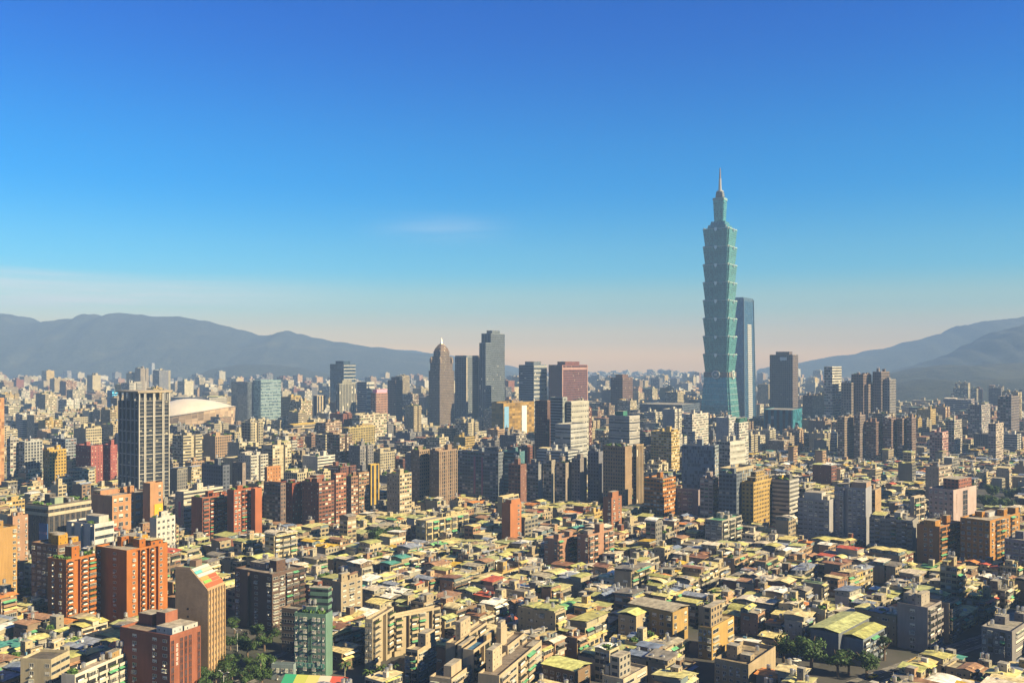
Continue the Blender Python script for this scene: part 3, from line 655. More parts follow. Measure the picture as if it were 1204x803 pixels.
def spired_tower():
    D, a, L, Wd, h, cx, cy = fit(504, 517, 534, 425, 508, 33); register(cx, cy, -a, L, Wd, D, 503, 535, 496, 'the pyramid-topped tower', 170)
    th = Thing('hotel_tower', 'brown stone tower stepping up to a pointed pyramid roof', 'tower', (cx, cy, 0), -a)
    w = (.33, .25, .19); X, Y = L / 2, Wd / 2; Z = lambda y: zat(y, D)
    def blk(nm, f, z0, z1, m='f_strip2'): th.part(nm).box(-X * f, X * f, -Y * f, Y * f, z0, z1, m, w, 'roof_flat', (.3, .25, .2))
    blk('wall', 1.0, 0, Z(436)); blk('setback', .88, Z(436) + .01, Z(427)); blk('setback', .74, Z(427) + .01, Z(419)); blk('setback', .62, Z(419) + .01, Z(413))
    for x in (-1, 1):
        for y in (-1, 1): m = MB(); m.box(x * X * .80 - 2.2, x * X * .80 + 2.2, y * Y * .80 - 2.2, y * Y * .80 + 2.2, Z(427) + .02, Z(422), 'wall', w); m.cyl(x * X * .80, y * Y * .80, Z(422) + .01, Z(419), 3, 'wall', (.36, .27, .2), 8, r1=.3); m.build('corner_turret', th.o)
    zs = [Z(413) + .01, Z(409.5), Z(406.5), Z(404)]; fs = [.60, .50, .33, .16]
    for k in range(3): f, g_ = fs[k], fs[k + 1]; th.part('pyramid_roof').prism([(-X * f, -Y * f), (X * f, -Y * f), (X * f, Y * f), (-X * f, Y * f)], zs[k], zs[k + 1], 'f_strip', (.42, .28, .18), poly2=[(-X * g_, -Y * g_), (X * g_, -Y * g_), (X * g_, Y * g_), (-X * g_, Y * g_)], cap=True)
    th.part('finial').cyl(0, 0, Z(404) + .01, Z(397), 2.2, 'steel', (.5, .42, .3), 8, r1=.25)
    th.done()
spired_tower()

def grid_tower():
    D, a, L, Wd, h, cx, cy = fit(138.5, 163, 199.5, 458, 602, 38); register(cx, cy, -a, L, Wd, D, 137, 201, 586, 'the tall grid-framed tower', h)
    th = Thing('apartment_tower', 'tall dark apartment tower caged in a pale stone grid under an overhanging roof slab', 'tower', (cx, cy, 0), -a)
    X, Y = L / 2, Wd / 2; st = (.34, .34, .35); H = h - 3
    th.part('wall').box(-X + .9, X - .9, -Y + .9, Y - .9, 0, H - 7, 'f_dense', (.04, .048, .065), 'roof_flat', (.3, .28, .25))
    nf = 29; fh = (H - 7) / nf
    for u in (-1, -.62, -.22, .22, .62, 1): th.part('pilaster').box(u * (X - .9) - .55, u * (X - .9) + .55, -Y, -Y + .899, 0, H - 7, 'wall', st)
    cols = (-1, -.66, -.58, -.06, .02, .56, .64, 1)
    for v in cols: m = MB(); m.box(X - .899, X + .25, v * (Y - .6) - .36, v * (Y - .6) + .36, 0, H, 'wall', (.64, .60, .53)); m.build('pilaster', th.o)
    for k in range(1, nf + 1):
        z = fh * k
        m = MB()
        for va, vb in ((-1, -.66), (-.58, -.06), (.02, .56), (.64, 1)): m.box(X - .898, X + .05, va * (Y - .6) + .55, vb * (Y - .6) - .55, z - .75, z - .1, 'wall', (.24, .23, .22) if k % 5 else (.56, .52, .46), bottom=True)
        m.build('balcony', th.o)
        if k % 3 == 0: m = MB(); m.box(-X + 1.6, X - 1.6, -Y + .1, -Y + .898, z - .8, z, 'wall', st, bottom=True); m.build('floor_band', th.o)
    for u in (-.97, -.5, 0, .5, .97):
        for v in (-.97, .97): m = MB(); m.box(u * (X - 1) - .7, u * (X - 1) + .7, v * (Y - 1) - .7, v * (Y - 1) + .7, H - 6.99, H, 'wall', st); m.build('crown_post', th.o)
    th.part('plant_room').box(-X * .6, X * .6, -Y * .6, Y * .6, H - 6.98, H - .5, 'f_strip', (.2, .19, .18))
    th.part('roof_slab').box(-X - 1.4, X + 1.4, -Y - 1.4, Y + 1.4, H + .01, H + 1.6, 'wall', (.46, .38, .28), 'roof_flat', (.42, .36, .28), bottom=True)
    th.part('antenna').tube((X * .2, 0, H + 1.6), (X * .2, 0, H + 10), .22, 'paint', (.6, .58, .54))
    th.done()
grid_tower()

def wedge_tower():
    D, a, L, Wd, h, cx, cy = fit(206, 244, 264, 693, 800, 15); register(cx, cy, -a, L, Wd, D, 205, 265, 790, 'the slant-roofed tan tower', 46)
    th = Thing('apartment_tower', 'tan tower with a steep slanting roof painted in coloured stripes', 'tower', (cx, cy, 0), -a)
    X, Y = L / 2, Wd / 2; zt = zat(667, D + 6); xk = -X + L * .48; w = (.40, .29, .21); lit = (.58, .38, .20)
    body = th.part('wall')
    body.face([(-X, -Y, 0), (X, -Y, 0), (X, -Y, h), (xk, -Y, zt), (-X, -Y, zt)], 'tile', w); body.face([(X, Y, 0), (-X, Y, 0), (-X, Y, zt), (xk, Y, zt), (X, Y, h)], 'tile', w)
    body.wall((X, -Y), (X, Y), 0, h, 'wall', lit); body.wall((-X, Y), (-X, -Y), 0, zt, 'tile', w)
    body.face([(X, -Y, h), (X, Y, h), (xk, Y, zt), (xk, -Y, zt)], 'wall', (.5, .36, .22)); body.face([(-X, -Y, zt), (xk, -Y, zt), (xk, Y, zt), (-X, Y, zt)], 'roof_flat', (.20, .30, .22))
    for y in (-Y, Y - .3): th.part('parapet').box(-X + .01, xk - .01, y, y + .3, zt + .01, zt + .9, 'wall', w)
    th.part('parapet').box(-X + .01, -X + .3, -Y + .31, Y - .31, zt + .01, zt + .9, 'wall', w)
    n = 7; dx, dz = X - xk, h - zt; l = math.hypot(dx, dz); nx, nz = -dz / l, dx / l
    stripes = [(.0, .13, (.42, .38, .34), 0, 1), (.14, .27, (.10, .34, .36), .0, .42), (.14, .27, (.42, .33, .26), .42, 1), (.30, .43, (.46, .42, .38), 0, 1), (.46, .60, (.60, .22, .07), 0, .5), (.46, .60, (.46, .08, .04), .5, 1), (.63, .74, (.16, .36, .07), .06, .5), (.63, .74, (.48, .09, .05), .5, 1), (.77, .95, (.50, .09, .04), 0, 1)]
    for s0, s1, c, t0, t1 in stripes:
        m = MB(); pr = []
        for s_, e in ((s0, .25), (s1, .25), (s1, .0), (s0, .0)): pr.append((xk + dx * s_ - nx * (.01 + e) * -1, zt + dz * s_ + nz * (.01 + e)))
        m.profile(pr, 'y', -Y + .5 + (2 * Y - 1) * t0 + .03, -Y + .5 + (2 * Y - 1) * t1 - .03, 'paint', c); m.build('roof_panel', th.o)
    nf = 13; fh = h / nf; nb = 6
    for i in range(nb + 1):
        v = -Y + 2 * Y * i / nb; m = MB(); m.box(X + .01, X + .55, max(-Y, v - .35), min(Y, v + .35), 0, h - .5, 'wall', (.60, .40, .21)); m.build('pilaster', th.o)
    for i in range(nb):
        v = -Y + 2 * Y * (i + .5) / nb
        for k in range(nf): th.unit('window', window_mesh(min(2 * Y / nb * .45, 1.5), fh * .55, 0, (.3, .25, .2)), (X, v, fh * k + fh * .25), pi / 2)
    for k in range(5): th.unit('vent_slot', cached(('vent_slot',), lambda m: m.box(-.35, .35, -.06, 0, 0, .9, 'glass_dark', (.02, .02, .02), bottom=True)), (-.2 * X, -Y, h * .42 + k * 3.2))
    add_tank(th, -X * .7, 0, zt + .01); th.part('stair_house').box(-X * .55, -X * .15, -Y * .2, Y * .5, zt + .02, zt + 2.6, 'wall', (.3, .2, .15))
    th.done()
m, t, b = new_mat('tile'); u = t.nodes.new('ShaderNodeUVMap'); u.uv_map = 'uv'; bt = t.nodes.new('ShaderNodeTexBrick'); t.links.new(u.outputs[0], bt.inputs['Vector'])
bt.inputs['Scale'].default_value = 1.0; bt.inputs['Brick Width'].default_value = .8; bt.inputs['Row Height'].default_value = .5; bt.inputs['Mortar Size'].default_value = .05
bt.inputs['Color1'].default_value = (1, 1, 1, 1); bt.inputs['Color2'].default_value = (.82, .82, .82, 1); bt.inputs['Mortar'].default_value = (.62, .6, .58, 1)
t.links.new(mix_col(t, 1.0, weathered(t, tint_node(t)), bt.outputs[0], 'MULTIPLY'), b.inputs['Base Color']); b.inputs['Roughness'].default_value = .8
wedge_tower()

# ------------------------------------------------------------------ the other buildings that can be singled out
def X_ph(*boxes):
    """extra penthouse boxes given as fractions of the roof: (x0, x1, y0, y1, height, material, colour)"""
    def f(th, L, Wd, h, r, fh):
        for x0, x1, y0, y1, e, m, c in boxes: MBx = MB(); MBx.box(-L / 2 + L * x0, -L / 2 + L * x1, -Wd / 2 + Wd * y0, -Wd / 2 + Wd * y1, h + .02, h + e, m, c, 'roof_flat', (.38, .34, .28)); MBx.build('penthouse', th.o)
    return f
def bands(n, col, gap=.45, faces='lr', z_from=0.0):
    """n pale storey bands standing proud of both faces"""
    def f(th, L, Wd, h, r, fh):
        for k in range(n):
            z = h * (z_from + (1 - z_from) * (k + .55) / n); e = (1 - z_from) * h / n * (1 - gap); m = MB()
            if 'r' in faces: m.box(L / 2 + .01, L / 2 + .45, -Wd / 2, Wd / 2, z, z + e, 'wall', col, bottom=True)
            if 'l' in faces: m.box(-L / 2, L / 2 + (.45 if 'r' in faces else 0), -Wd / 2 - .45, -Wd / 2 - .01, z, z + e, 'wall', col, bottom=True)
            m.build('floor_band', th.o)
    return f
def ribs(n, col, faces='lr', w=.5, d=.5):
    def f(th, L, Wd, h, r, fh):
        for face in faces:
            sp = L if face == 'l' else Wd
            for i in range(n + 1):
                u = -sp / 2 + .25 + (sp - .5) * i / n; m = MB()
                if face == 'l': m.box(u - w / 2, u + w / 2, -Wd / 2 - d, -Wd / 2 - .01, 0, h, 'wall', col)
                else: m.box(L / 2 + .01, L / 2 + d, u - w / 2, u + w / 2, 0, h, 'wall', col)
                m.build('pilaster', th.o)
    return f
def both(*fs):
    def f(*a):
        for g in fs: g(*a)
    return f
def sign(face, u0, u1, z0, z1, col, text=0, tcol=(.7, .68, .65)):
    def f(th, L, Wd, h, r, fh):
        m = MB(); sp = L if face == 'l' else Wd; a, b = -sp / 2 + sp * u0, -sp / 2 + sp * u1
        if face == 'r': m.xf = (0, 1, L / 2, 0, 0); y = 0
        else: m.xf = (1, 0, 0, -Wd / 2, 0); y = 0
        m.box(a, b, -.5, -.02, h * z0, h * z1, 'paint', col, bottom=True)
        if text == 1:
            n = max(3, int((b - a) / 1.6))
            for i in range(n): glyph(m, a + (b - a) * (i + .5) / n, h * (z0 + (z1 - z0) * .62), (b - a) / n * .7, -.5, tcol, r)
        m.build('sign_board', th.o)
    return f
def vtext(face, u, ztop, n, s, col):
    def f(th, L, Wd, h, r, fh):
        m = MB(); sp = L if face == 'l' else Wd; m.xf = (0, 1, L / 2, 0, 0) if face == 'r' else (1, 0, 0, -Wd / 2, 0)
        for i in range(n): glyph(m, -sp / 2 + sp * u, h * ztop - i * s * 1.35, s, 0.0, col, r)
        m.build('sign_lettering', th.o)
    return f
O, B_ = C['orange'], C['brick']
AB, AT, OB, OT, HT = 'apartment_building', 'apartment_tower', 'office_building', 'office_tower', 'hotel_tower'
T = 'tower'; BL = 'building'
HERO = []
def H(*a, **k):
    th = hero(*a, **k)[0]; th.done()
# --- lower corner by the avenue
H(AB, BL, 'bright orange balcony block, the nearer of the twin orange blocks', 'the twin orange blocks', 56, 78, 112, 658, 745, 722, 25, O, '.w.w.', 'arab', 13, 'g', None, (.36, .31, .25))
H(AB, BL, 'bright orange balcony block with dark vertical recesses, the farther twin', None, 112, 149, 197, 647, 738, 715, 30, O, 'w.w.', '.wrararw.', 13, 'k', None, (.36, .31, .25), extra=X_ph((.05, .5, .55, .9, 4.5, 'f_party', C['gold'])))
H(AB, BL, 'orange-brown block with golden roof huts behind the twin orange blocks', None, 37, 68, 95, 641, 722, 664, 27, C['brown'], 'wWwWw', 'W.W', 11, 'n', None, (.36, .31, .22), extra=X_ph((.72, .98, .05, .45, 6, 'f_party', C['gold']), (.3, .7, .4, .75, 5.5, 'f_party', C['gold']), (.75, .95, .65, .95, 3.5, 'f_party', C['gold'])))
H(OB, BL, 'red brick office block with tall dark window strips and white rooftop sheds', 'the red brick office block', 141, 200, 236, 747, 828, 815, 27, (.36, .125, .07), '.w.ww', 's.sss.s', 9, 'n', None, (.25, .2, .16),
  extra=both(vtext('r', .22, .86, 5, 1.3, (.6, .58, .55)), X_ph((.02, .3, .55, .98, 4.5, 'wall', (.32, .11, .065)), (.42, .6, .5, .9, 6.5, 'wall', (.40, .15, .09)), (.66, .97, .12, .45, 3.2, 'f_party', (.55, .58, .58)), (.62, .97, .5, .95, 2.6, 'f_party', (.62, .6, .55)))))
H(AB, BL, 'long white balcony block with a sloping white parapet beside the red brick office', None, 72, 88, 171, 793, 845, 803, 17, (.72, .66, .56), '.', 'bbbbb..', 5, 'g', None, (.34, .28, .22), extra=X_ph((.2, .75, .55, .75, 2.6, 'f_party', (.5, .33, .14))))
H(AB, BL, 'cream block with a dark flat roof at the bottom edge beside the white balcony block', None, 24, 60, 82, 775, 835, 803, 8, (.56, .47, .31), '.w.w', 'hh', 6, 'n', None, (.12, .105, .09))
H(AB, BL, 'plain sunlit yellow tower cut by the frame edge', 'the plain yellow tower', -30, -6, 20, 622, 722, 690, 27, (.52, .31, .11), '.', '...w', 14, 'k')
H(AB, BL, 'dusty pink block with small dark windows beside the plain yellow tower', None, 8, 15, 33, 607, 690, 655, 27, (.46, .27, .17), '.', '.w.w', 12, 'k')
H(OB, BL, 'dark office block with pale ribbon storeys on top and a blue billboard', 'the billboard office block', 30, 57, 107, 594, 672, 635, 27, (.14, .12, .11), 'ssss', 'ssssssss', 12, 'g', None, (.28, .26, .22),
  extra=both(bands(2, (.58, .50, .36), .5, 'lr', .80), sign('l', .62, .98, .35, .74, (.03, .08, .22), 1, (.6, .35, .4)), X_ph((.5, .7, .3, .5, 4, 'wall', (.35, .42, .3)))))
H(OB, BL, 'white office block with four black window ribbons', None, 78, 111, 134, 616, 676, 641, 27, (.72, .68, .62), '.r.r.r', 'h', 6, 'k', None, (.35, .32, .28), extra=X_ph((.5, .95, .3, .8, 5, 'wall', (.64, .62, .52))))
H('civic_hall', 'hall', 'salmon institutional building with a stair tower and rows of dark windows', 'the salmon institution', 107, 132, 178, 583, 642, 620, 30, (.56, .29, .14), '.', 'wWwwWww', 6, 'k', None, (.34, .3, .26), extra=X_ph((.0, .35, .05, .5, 3.5, 'wall', (.52, .26, .14))))
H('civic_hall', 'hall', 'salmon stair tower with a bright yellow patch on its sunny side', None, 168, 176.5, 191.5, 568, 640, 612, 30, (.56, .30, .15), '.', '.w', 9, 'n', extra=sign('r', .3, .97, .28, .66, (.52, .28, .02)))
H(AB, BL, 'white apartment block with a neat grid of square windows', None, 176, 184, 206, 609, 668, 640, 27, (.70, .66, .60), '.', 'wwww', 8, 'k')
H(AB, BL, 'red brick slab of stacked balconies, the wider of two brick slabs', 'the twin brick slabs', 225, 238, 270, 585, 640, 622, 30, (.36, .12, .065), '.', 'bbbb', 11, 'g')
H(AB, BL, 'red brick slab with scattered windows, the taller of two brick slabs', None, 267, 275, 296, 576, 640, 625, 30, (.42, .13, .06), '.', 'wwbbw', 12, 'k')
H(AB, BL, 'blank brick-red slab end beside the taller brick slab', None, 295, 300, 308, 574, 638, 612, 30, (.46, .15, .065), '.', '..', 12, 'n')
H(AB, BL, 'dark brown tower with white window panels and railed terraces', 'the dark brown terrace tower', 276, 320, 358, 675, 744, 737, 33, (.15, .095, .075), 'w.rw.w', 'WWbbb', 10, 'k', None, (.24, .2, .17), extra=X_ph((.1, .5, .35, .8, 3.2, 'f_party', (.30, .24, .2))))
H(AB, BL, 'round-cornered striped balcony block squeezed behind the slim green office', None, 331, 350, 360, 716, 768, 752, 20, (.26, .19, .14), 'hhh', 'h', 6, 'n')
H(OB, BL, 'slim sea-green office with a window grid and a yellow-green sunlit edge', 'the slim green office', 346, 383, 391, 722, 798, 796, 13, (.17, .31, .24), 'wwWsWww', '.', 10, 'g', None, (.30, .33, .18), extra=both(X_ph((.4, .98, .45, .98, 11, 'f_ribbon', (.18, .32, .24))), sign('l', .05, .95, .16, .24, (.05, .18, .16), 1, (.35, .45, .38))))
H('arcade_shop', 'shop', 'low teal annex with white columns at the foot of the slim green office', None, 319, 345, 347, 781, 800, 800, 8, (.30, .38, .40), 'wwwww', '.', 2, 'n', None, (.16, .24, .28))
H(AB, BL, 'beige block with three window columns behind the slim green office', None, 391, 401, 426, 684, 738, 718, 33, (.46, .37, .25), '.', 'wWw', 8, 'k')
H(AB, BL, 'narrow cream tower whose sunny side is a ladder of balconies', 'the cream balcony tower', 429, 438, 463, 728, 788, 786, 17, (.56, .46, .31), 'ww', 'brb', 8, 'k', None, (.22, .19, .16))
H(AB, BL, 'long cream block stepping back behind the cream balcony tower', None, 458, 464, 518, 724, 772, 748, 50, (.58, .47, .31), '.', 'brbbrb', 6, 'k', None, (.4, .33, .24))
H(AB, BL, 'grey-shadowed cream block with planted windows under a raised terrace', None, 477, 491, 513, 764, 816, 803, 24, (.56, .45, .30), 'bb', 'WW', 6, 'n', None, (.34, .29, .22), extra=X_ph((.3, .95, .45, .95, 5.5, 'f_party', (.56, .45, .30))))
H(AB, BL, 'beige walk-up with flat roof and corner hut, lower end of the beige complex', 'the beige complex', 505, 531, 586, 798, 852, 803, 21, (.54, .43, .29), 'WW', 'bWbW', 6, 'n', 'beige concrete blocks at the bottom edge', (.20, .17, .14), extra=X_ph((.4, .75, .1, .3, 4, 'wall', (.56, .45, .31)), (.1, .3, .5, .8, 6, 'wall', (.56, .45, .31))))
H(AB, BL, 'beige walk-up carrying a slim stair tower, nearest block of the beige complex', None, 562, 587, 637, 794, 850, 803, 21, (.54, .43, .29), '.', 'bWbbW', 6, 'n', 'beige concrete blocks at the bottom edge', (.22, .18, .15), extra=X_ph((.1, .42, .12, .32, 8, 'f_party', (.58, .47, .33)), (.6, .97, .8, .97, 1.0, 'wall', (.56, .45, .31))))
H(AB, BL, 'beige block with a blue tarpaulin roof in the beige complex', None, 544, 557, 582, 764, 833, 790, 21, (.54, .43, .29), '.', 'brbb', 7, 'n', 'beige concrete blocks at the bottom edge', (.05, .14, .26), extra=X_ph((.7, .98, .6, .98, 3, 'wall', (.5, .36, .2))))
H(AB, BL, 'beige block topped by a boxy stair tower, behind the blue tarpaulin roof', None, 524, 535, 573, 756, 818, 770, 21, (.54, .43, .29), '.', 'bbb', 7, 'n', 'beige concrete blocks at the bottom edge', (.34, .28, .21), extra=X_ph((.3, .85, .2, .5, 7.5, 'f_party', (.58, .47, .33))))
H(AB, BL, 'beige block with a tall sloping fin tower on its roof edge', None, 583, 597, 617, 759, 818, 780, 21, (.52, .41, .28), '.', 'WWb', 7, 'n', 'beige concrete blocks at the bottom edge', (.22, .18, .15), extra=X_ph((.0, .4, .02, .35, 7.5, 'wall', (.56, .45, .31)), (.05, .35, .05, .3, 9.5, 'wall', (.58, .47, .33))))
H(OB, BL, 'golden tan stair-turret building with paired windows standing above tin roofs', 'the golden turret building', 821, 837, 863, 738, 776, 773, 36, (.62, .40, .13), 'WWW', 'W.W', 4, 'n', None, (.36, .28, .16), par=.6, extra=both(X_ph((.25, .85, .05, .55, 9.0, 'f_grid', (.44, .34, .22)))))
H(AB, BL, 'low building with a wide walled flat roof in front of the golden turret building', None, 840, 880, 912, 781, 815, 800, 36, (.46, .36, .23), 'wwwww', '.', 4, 'k', None, (.30, .24, .16), par=1.6)
H(AB, BL, 'cream house with a tall boxy lift tower at the bottom edge', None, 708, 733, 761, 798, 842, 803, 36, (.60, .50, .36), 'w.w', 'WW', 5, 'n', None, (.40, .34, .26), extra=X_ph((.25, .7, .1, .55, 8, 'f_grid', (.46, .42, .35)), (.02, .2, .1, .3, 4, 'wall', (.5, .45, .38))))
H(AB, BL, 'long brown walk-up with a golden end wall and mixed tin roofs', None, 740, 791, 809, 720, 758, 745, 40, (.50, .33, .12), 'wwwwww', 'w.w', 4, 't:drab')
H(AB, BL, 'cream house with a bright lime tin roof and one blank sunny wall', None, 727, 748, 760, 725, 758, 745, 36, (.56, .44, .27), 'ww', '.w', 4, 't:lime')
H('warehouse', BL, 'long shed-roofed building under wide lime tin sheets at the bottom edge', None, 638, 676, 694, 790, 822, 803, 36, (.30, .20, .12), 'wwwww', '.w', 4, 't:lime')
H('warehouse', BL, 'big dark warehouse under a broad sage-green tin roof behind the round trees', 'the sage-roofed warehouse', 953, 986, 1022, 745, 782, 772, 42, (.16, .18, .22), '...', '.', 3, 't:sage')
H('warehouse', BL, 'blue-grey shed with a pale green striped tin roof beside the sage-roofed warehouse', None, 989, 1015, 1040, 752, 784, 780, 42, (.24, .28, .33), '...', 'bbb', 4, 't:moss green')
H(AB, BL, 'lavender-grey slab with blank wall and a ladder of lit balconies', 'the lavender slab', 1055, 1091, 1107, 714, 768, 764, 44, (.36, .32, .31), '.w.', 'bb', 6, 'k', None, (.30, .26, .22), extra=X_ph((.05, .25, .3, .9, 4.5, 'f_party', (.5, .44, .36)), (.5, .7, .2, .8, 5.5, 'f_party', (.48, .42, .35))))
H(AB, BL, 'beige slab with a blank windowless face beside the lavender slab', None, 1107, 1116, 1128, 709, 756, 752, 44, (.42, .34, .26), '.', 'bb', 6, 'k', None, (.14, .12, .1))
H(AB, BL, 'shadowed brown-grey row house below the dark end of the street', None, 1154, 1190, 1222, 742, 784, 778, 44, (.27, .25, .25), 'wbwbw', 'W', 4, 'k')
H(AB, BL, 'orange brick apartment block, narrower and nearer of the orange pair', 'the orange brick pair', 1078, 1105, 1129, 619, 664, 655, 48, (.46, .21, .07), '.ww.', 'bbb', 7, 'k', None, (.4, .34, .25), extra=X_ph((.3, .8, .0, .25, 4.2, 'f_party', (.55, .28, .08))))
H(AB, BL, 'broad orange brick apartment block with a chimney stack, larger of the orange pair', None, 1129, 1164, 1199, 612, 666, 657, 48, (.52, .25, .06), 'wwwww', 'wbbwbw', 8, 'k', None, (.4, .34, .27), extra=X_ph((.7, .97, .88, .99, 4.5, 'wall', (.5, .24, .06)), (.3, .55, .4, .7, 3, 'wall', (.55, .55, .55))))
H(AB, BL, 'lavender-grey concrete block cut by the frame edge under the orange pair', None, 1181, 1218, 1242, 637, 692, 672, 48, (.30, .27, .30), 'WWWW', 'WW', 7, 'k')
H(OB, BL, 'pinkish white office with a window grid and a brick-red penthouse', 'the pinkish office', 1092, 1121, 1148, 576, 628, 606, 48, (.58, .44, .40), 'wwWww', '.s.', 8, 'n', None, (.3, .28, .26), extra=both(X_ph((.35, .98, .25, .8, 8, 'f_grid', (.40, .17, .12))), vtext('r', .14, .9, 7, 1.6, (.14, .08, .07))))
H(AB, BL, 'stepped beige apartment tower behind the pinkish office', None, 1088, 1104, 1119, 549, 602, 574, 44, (.46, .38, .30), '@f_party', '@f_apart', None, 'k')
H(AB, BL, 'narrow cream stair tower with stacked balconies beside the pinkish office', None, 1071, 1075, 1087, 584, 642, 610, 48, (.54, .44, .32), '.', 'bb', 8, 'k')
H(AB, BL, 'long grey slab with horizontal balcony bands and a blank cream end', None, 1022, 1073, 1080, 612, 654, 642, 33, (.36, .34, .32), 'hbhhbhbh', '.', 8, 'k', extra=X_ph((.55, .7, .2, .8, 5, 'wall', (.6, .56, .5))))
H(AB, BL, 'blue-grey apartment slab with a dark central recess and tan ends', None, 981, 1018, 1025, 574, 642, 630, 33, (.24, .24, .27), 'wWrWwWw', '.', 14, 'k', extra=X_ph((.5, .98, .2, .98, 4.5, 'wall', (.45, .30, .22))))
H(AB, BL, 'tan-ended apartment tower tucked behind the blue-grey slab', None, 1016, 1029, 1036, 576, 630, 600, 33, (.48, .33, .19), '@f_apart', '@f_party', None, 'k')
H(AB, BL, 'grey apartment slab with a white roof canopy before the blue-grey slab', None, 938, 975, 981, 588, 642, 628, 33, (.27, .26, .27), 'hwWwhw', '.', 10, 'n', extra=X_ph((.3, .9, .3, .95, 3, 'f_party', (.6, .55, .45)), (.2, .75, .1, .9, 5.5, 'wall', (.6, .57, .52))))
H(OB, BL, 'office block wrapped in black and white stripes with a garden roof', 'the striped garden-roof office', 908, 928, 939, 564, 622, 604, 38, (.13, .13, .13), '@f_ribbon', '@f_ribbon', None, 'g', extra=both(bands(11, (.56, .54, .50), .5), X_ph((.2, .4, .3, .6, 3.5, 'wall', (.6, .40, .06)))))
H(AT, T, 'yellow stone apartment tower with dark windows and stepped crown', 'the yellow stone tower', 872, 886, 908, 567, 627, 614, 38, (.56, .38, .13), '@f_grid', '@f_grid', None, 'n', extra=X_ph((.2, .95, .15, .85, 4, 'f_grid', (.52, .36, .14)), (.35, .8, .25, .7, 8, 'f_grid', (.5, .35, .14))))
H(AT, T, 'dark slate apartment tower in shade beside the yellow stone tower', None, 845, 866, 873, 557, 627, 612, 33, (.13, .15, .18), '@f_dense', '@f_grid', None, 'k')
H(AT, T, 'open cream roof frame on a dark tower behind the yellow stone tower', None, 846, 864, 886, 551, 612, 566, 38, (.50, .42, .28), '@f_strip2', '@f_check', None, 'n', par=2.5)
H(AT, T, 'brown-grey cluttered apartment tower at the foot of the patterned glass slab', None, 823, 838, 846, 563, 624, 604, 33, (.26, .21, .20), '@f_apart', '@f_apart', None, 'k')
H(OT, T, 'broad slab clad in a speckled grey-blue pattern of small panes', 'the speckled slab', 802, 840.5, 845, 524, 600, 570, 27, (.22, .25, .28), '@f_check', '@f_apart', None, 'k', bay=1.4)
H(OT, T, 'white and teal striped office behind the speckled slab', None, 843, 858, 876, 519, 588, 548, 42, (.56, .54, .48), '@f_apart', '@f_louvre', None, 'k', extra=bands(9, (.62, .60, .54), .55, 'r'))
H(OB, BL, 'low lilac office block with three window bays before the speckled slab', None, 790, 821, 823.5, 576, 614, 603, 33, (.36, .29, .31), '.WWW.', '.', 5, 'k')
H(AB, BL, 'orange tiled apartment block between the lilac office and the garden-roof tan tower', None, 757, 779.5, 794.5, 563, 616, 602, 38, (.52, .22, .06), '@f_apart', '@f_apart', None, 'k')
H(AT, T, 'tan apartment tower with a dark garden on its roof', 'the garden-roof tan tower', 709, 735, 743, 525, 608, 590, 33, (.40, .28, .18), '@f_grid', '@f_party', None, 'g', bay=2.2)
H(AT, T, 'slim tan slab standing edge-on behind the garden-roof tan tower', None, 744, 748.5, 757, 523, 604, 562, 33, (.46, .33, .19), '@f_grid', '@f_strip', None, 'n')
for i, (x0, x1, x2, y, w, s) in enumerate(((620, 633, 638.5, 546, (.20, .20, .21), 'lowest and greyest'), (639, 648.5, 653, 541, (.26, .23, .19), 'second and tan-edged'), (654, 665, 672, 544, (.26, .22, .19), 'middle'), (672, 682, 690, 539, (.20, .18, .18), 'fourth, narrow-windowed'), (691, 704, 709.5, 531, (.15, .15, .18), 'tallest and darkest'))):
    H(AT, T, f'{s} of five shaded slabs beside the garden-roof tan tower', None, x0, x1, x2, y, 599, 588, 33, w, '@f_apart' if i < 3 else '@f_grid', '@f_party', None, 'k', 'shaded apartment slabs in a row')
# --- white terraced tower and its neighbours
H(OT, T, 'glassy striped rear tower of the white terraced complex', None, 647, 661.5, 667, 467, 566, 520, 36, (.44, .46, .44), '@f_ribbon', '@f_glass', None, 'n')
H(AT, T, 'white tower with dark square windows, tallest of the white terraced complex', 'the white terraced tower', 666, 671.5, 692, 472, 566, 520, 36, (.56, .53, .46), '@f_ribbon', '@f_grid', None, 'n', bay=4.2, extra=bands(14, (.52, .50, .43), .6, 'r'))
H(AT, T, 'white stepped front block of the white terraced complex', None, 653, 671, 690, 499, 573, 530, 36, (.50, .49, .46), '@f_ribbon', '@f_dense', None, 'n', extra=bands(13, (.54, .53, .49), .55))
H(OB, BL, 'long white podium under the white terraced tower', None, 631, 668, 685, 531, 579, 545, 36, (.58, .58, .56), '@f_ribbon', '@f_ribbon', None, 'k')
H(AT, T, 'slim brown brick tower with dotted windows beside the white terraced tower', None, 629, 643.5, 648, 471, 560, 546, 33, (.30, .17, .13), '@f_grid', '@f_strip', None, 'n', bay=2.4)
H(HT, T, 'broad maroon hotel slab with a pink frame and arched top windows', 'the maroon hotel', 645, 661, 691.5, 429, 510, 471, 33, (.27, .12, .11), '@f_grid', '@f_strip2', None, 'b', bay=4, extra=both(ribs(1, (.50, .30, .26), 'r', 3, .8), bands(1, (.52, .32, .28), .8, 'r', .86)))
H(OT, T, 'blue-grey office tower ruled with fine white bands beside the maroon hotel', None, 610, 627.5, 643, 429, 510, 470, 33, (.20, .24, .29), '@f_ribbon', '@f_ribbon', None, 'b', extra=bands(16, (.46, .46, .44), .6, 'r'))
H(OT, T, 'tall slate-grey tower with a lower shoulder, tallest near the middle', 'the tall slate tower', 566, 577, 593.5, 392, 505, 470, 30, (.20, .235, .27), '@f_strip', '@f_strip2', None, 'b', bay=2.6)
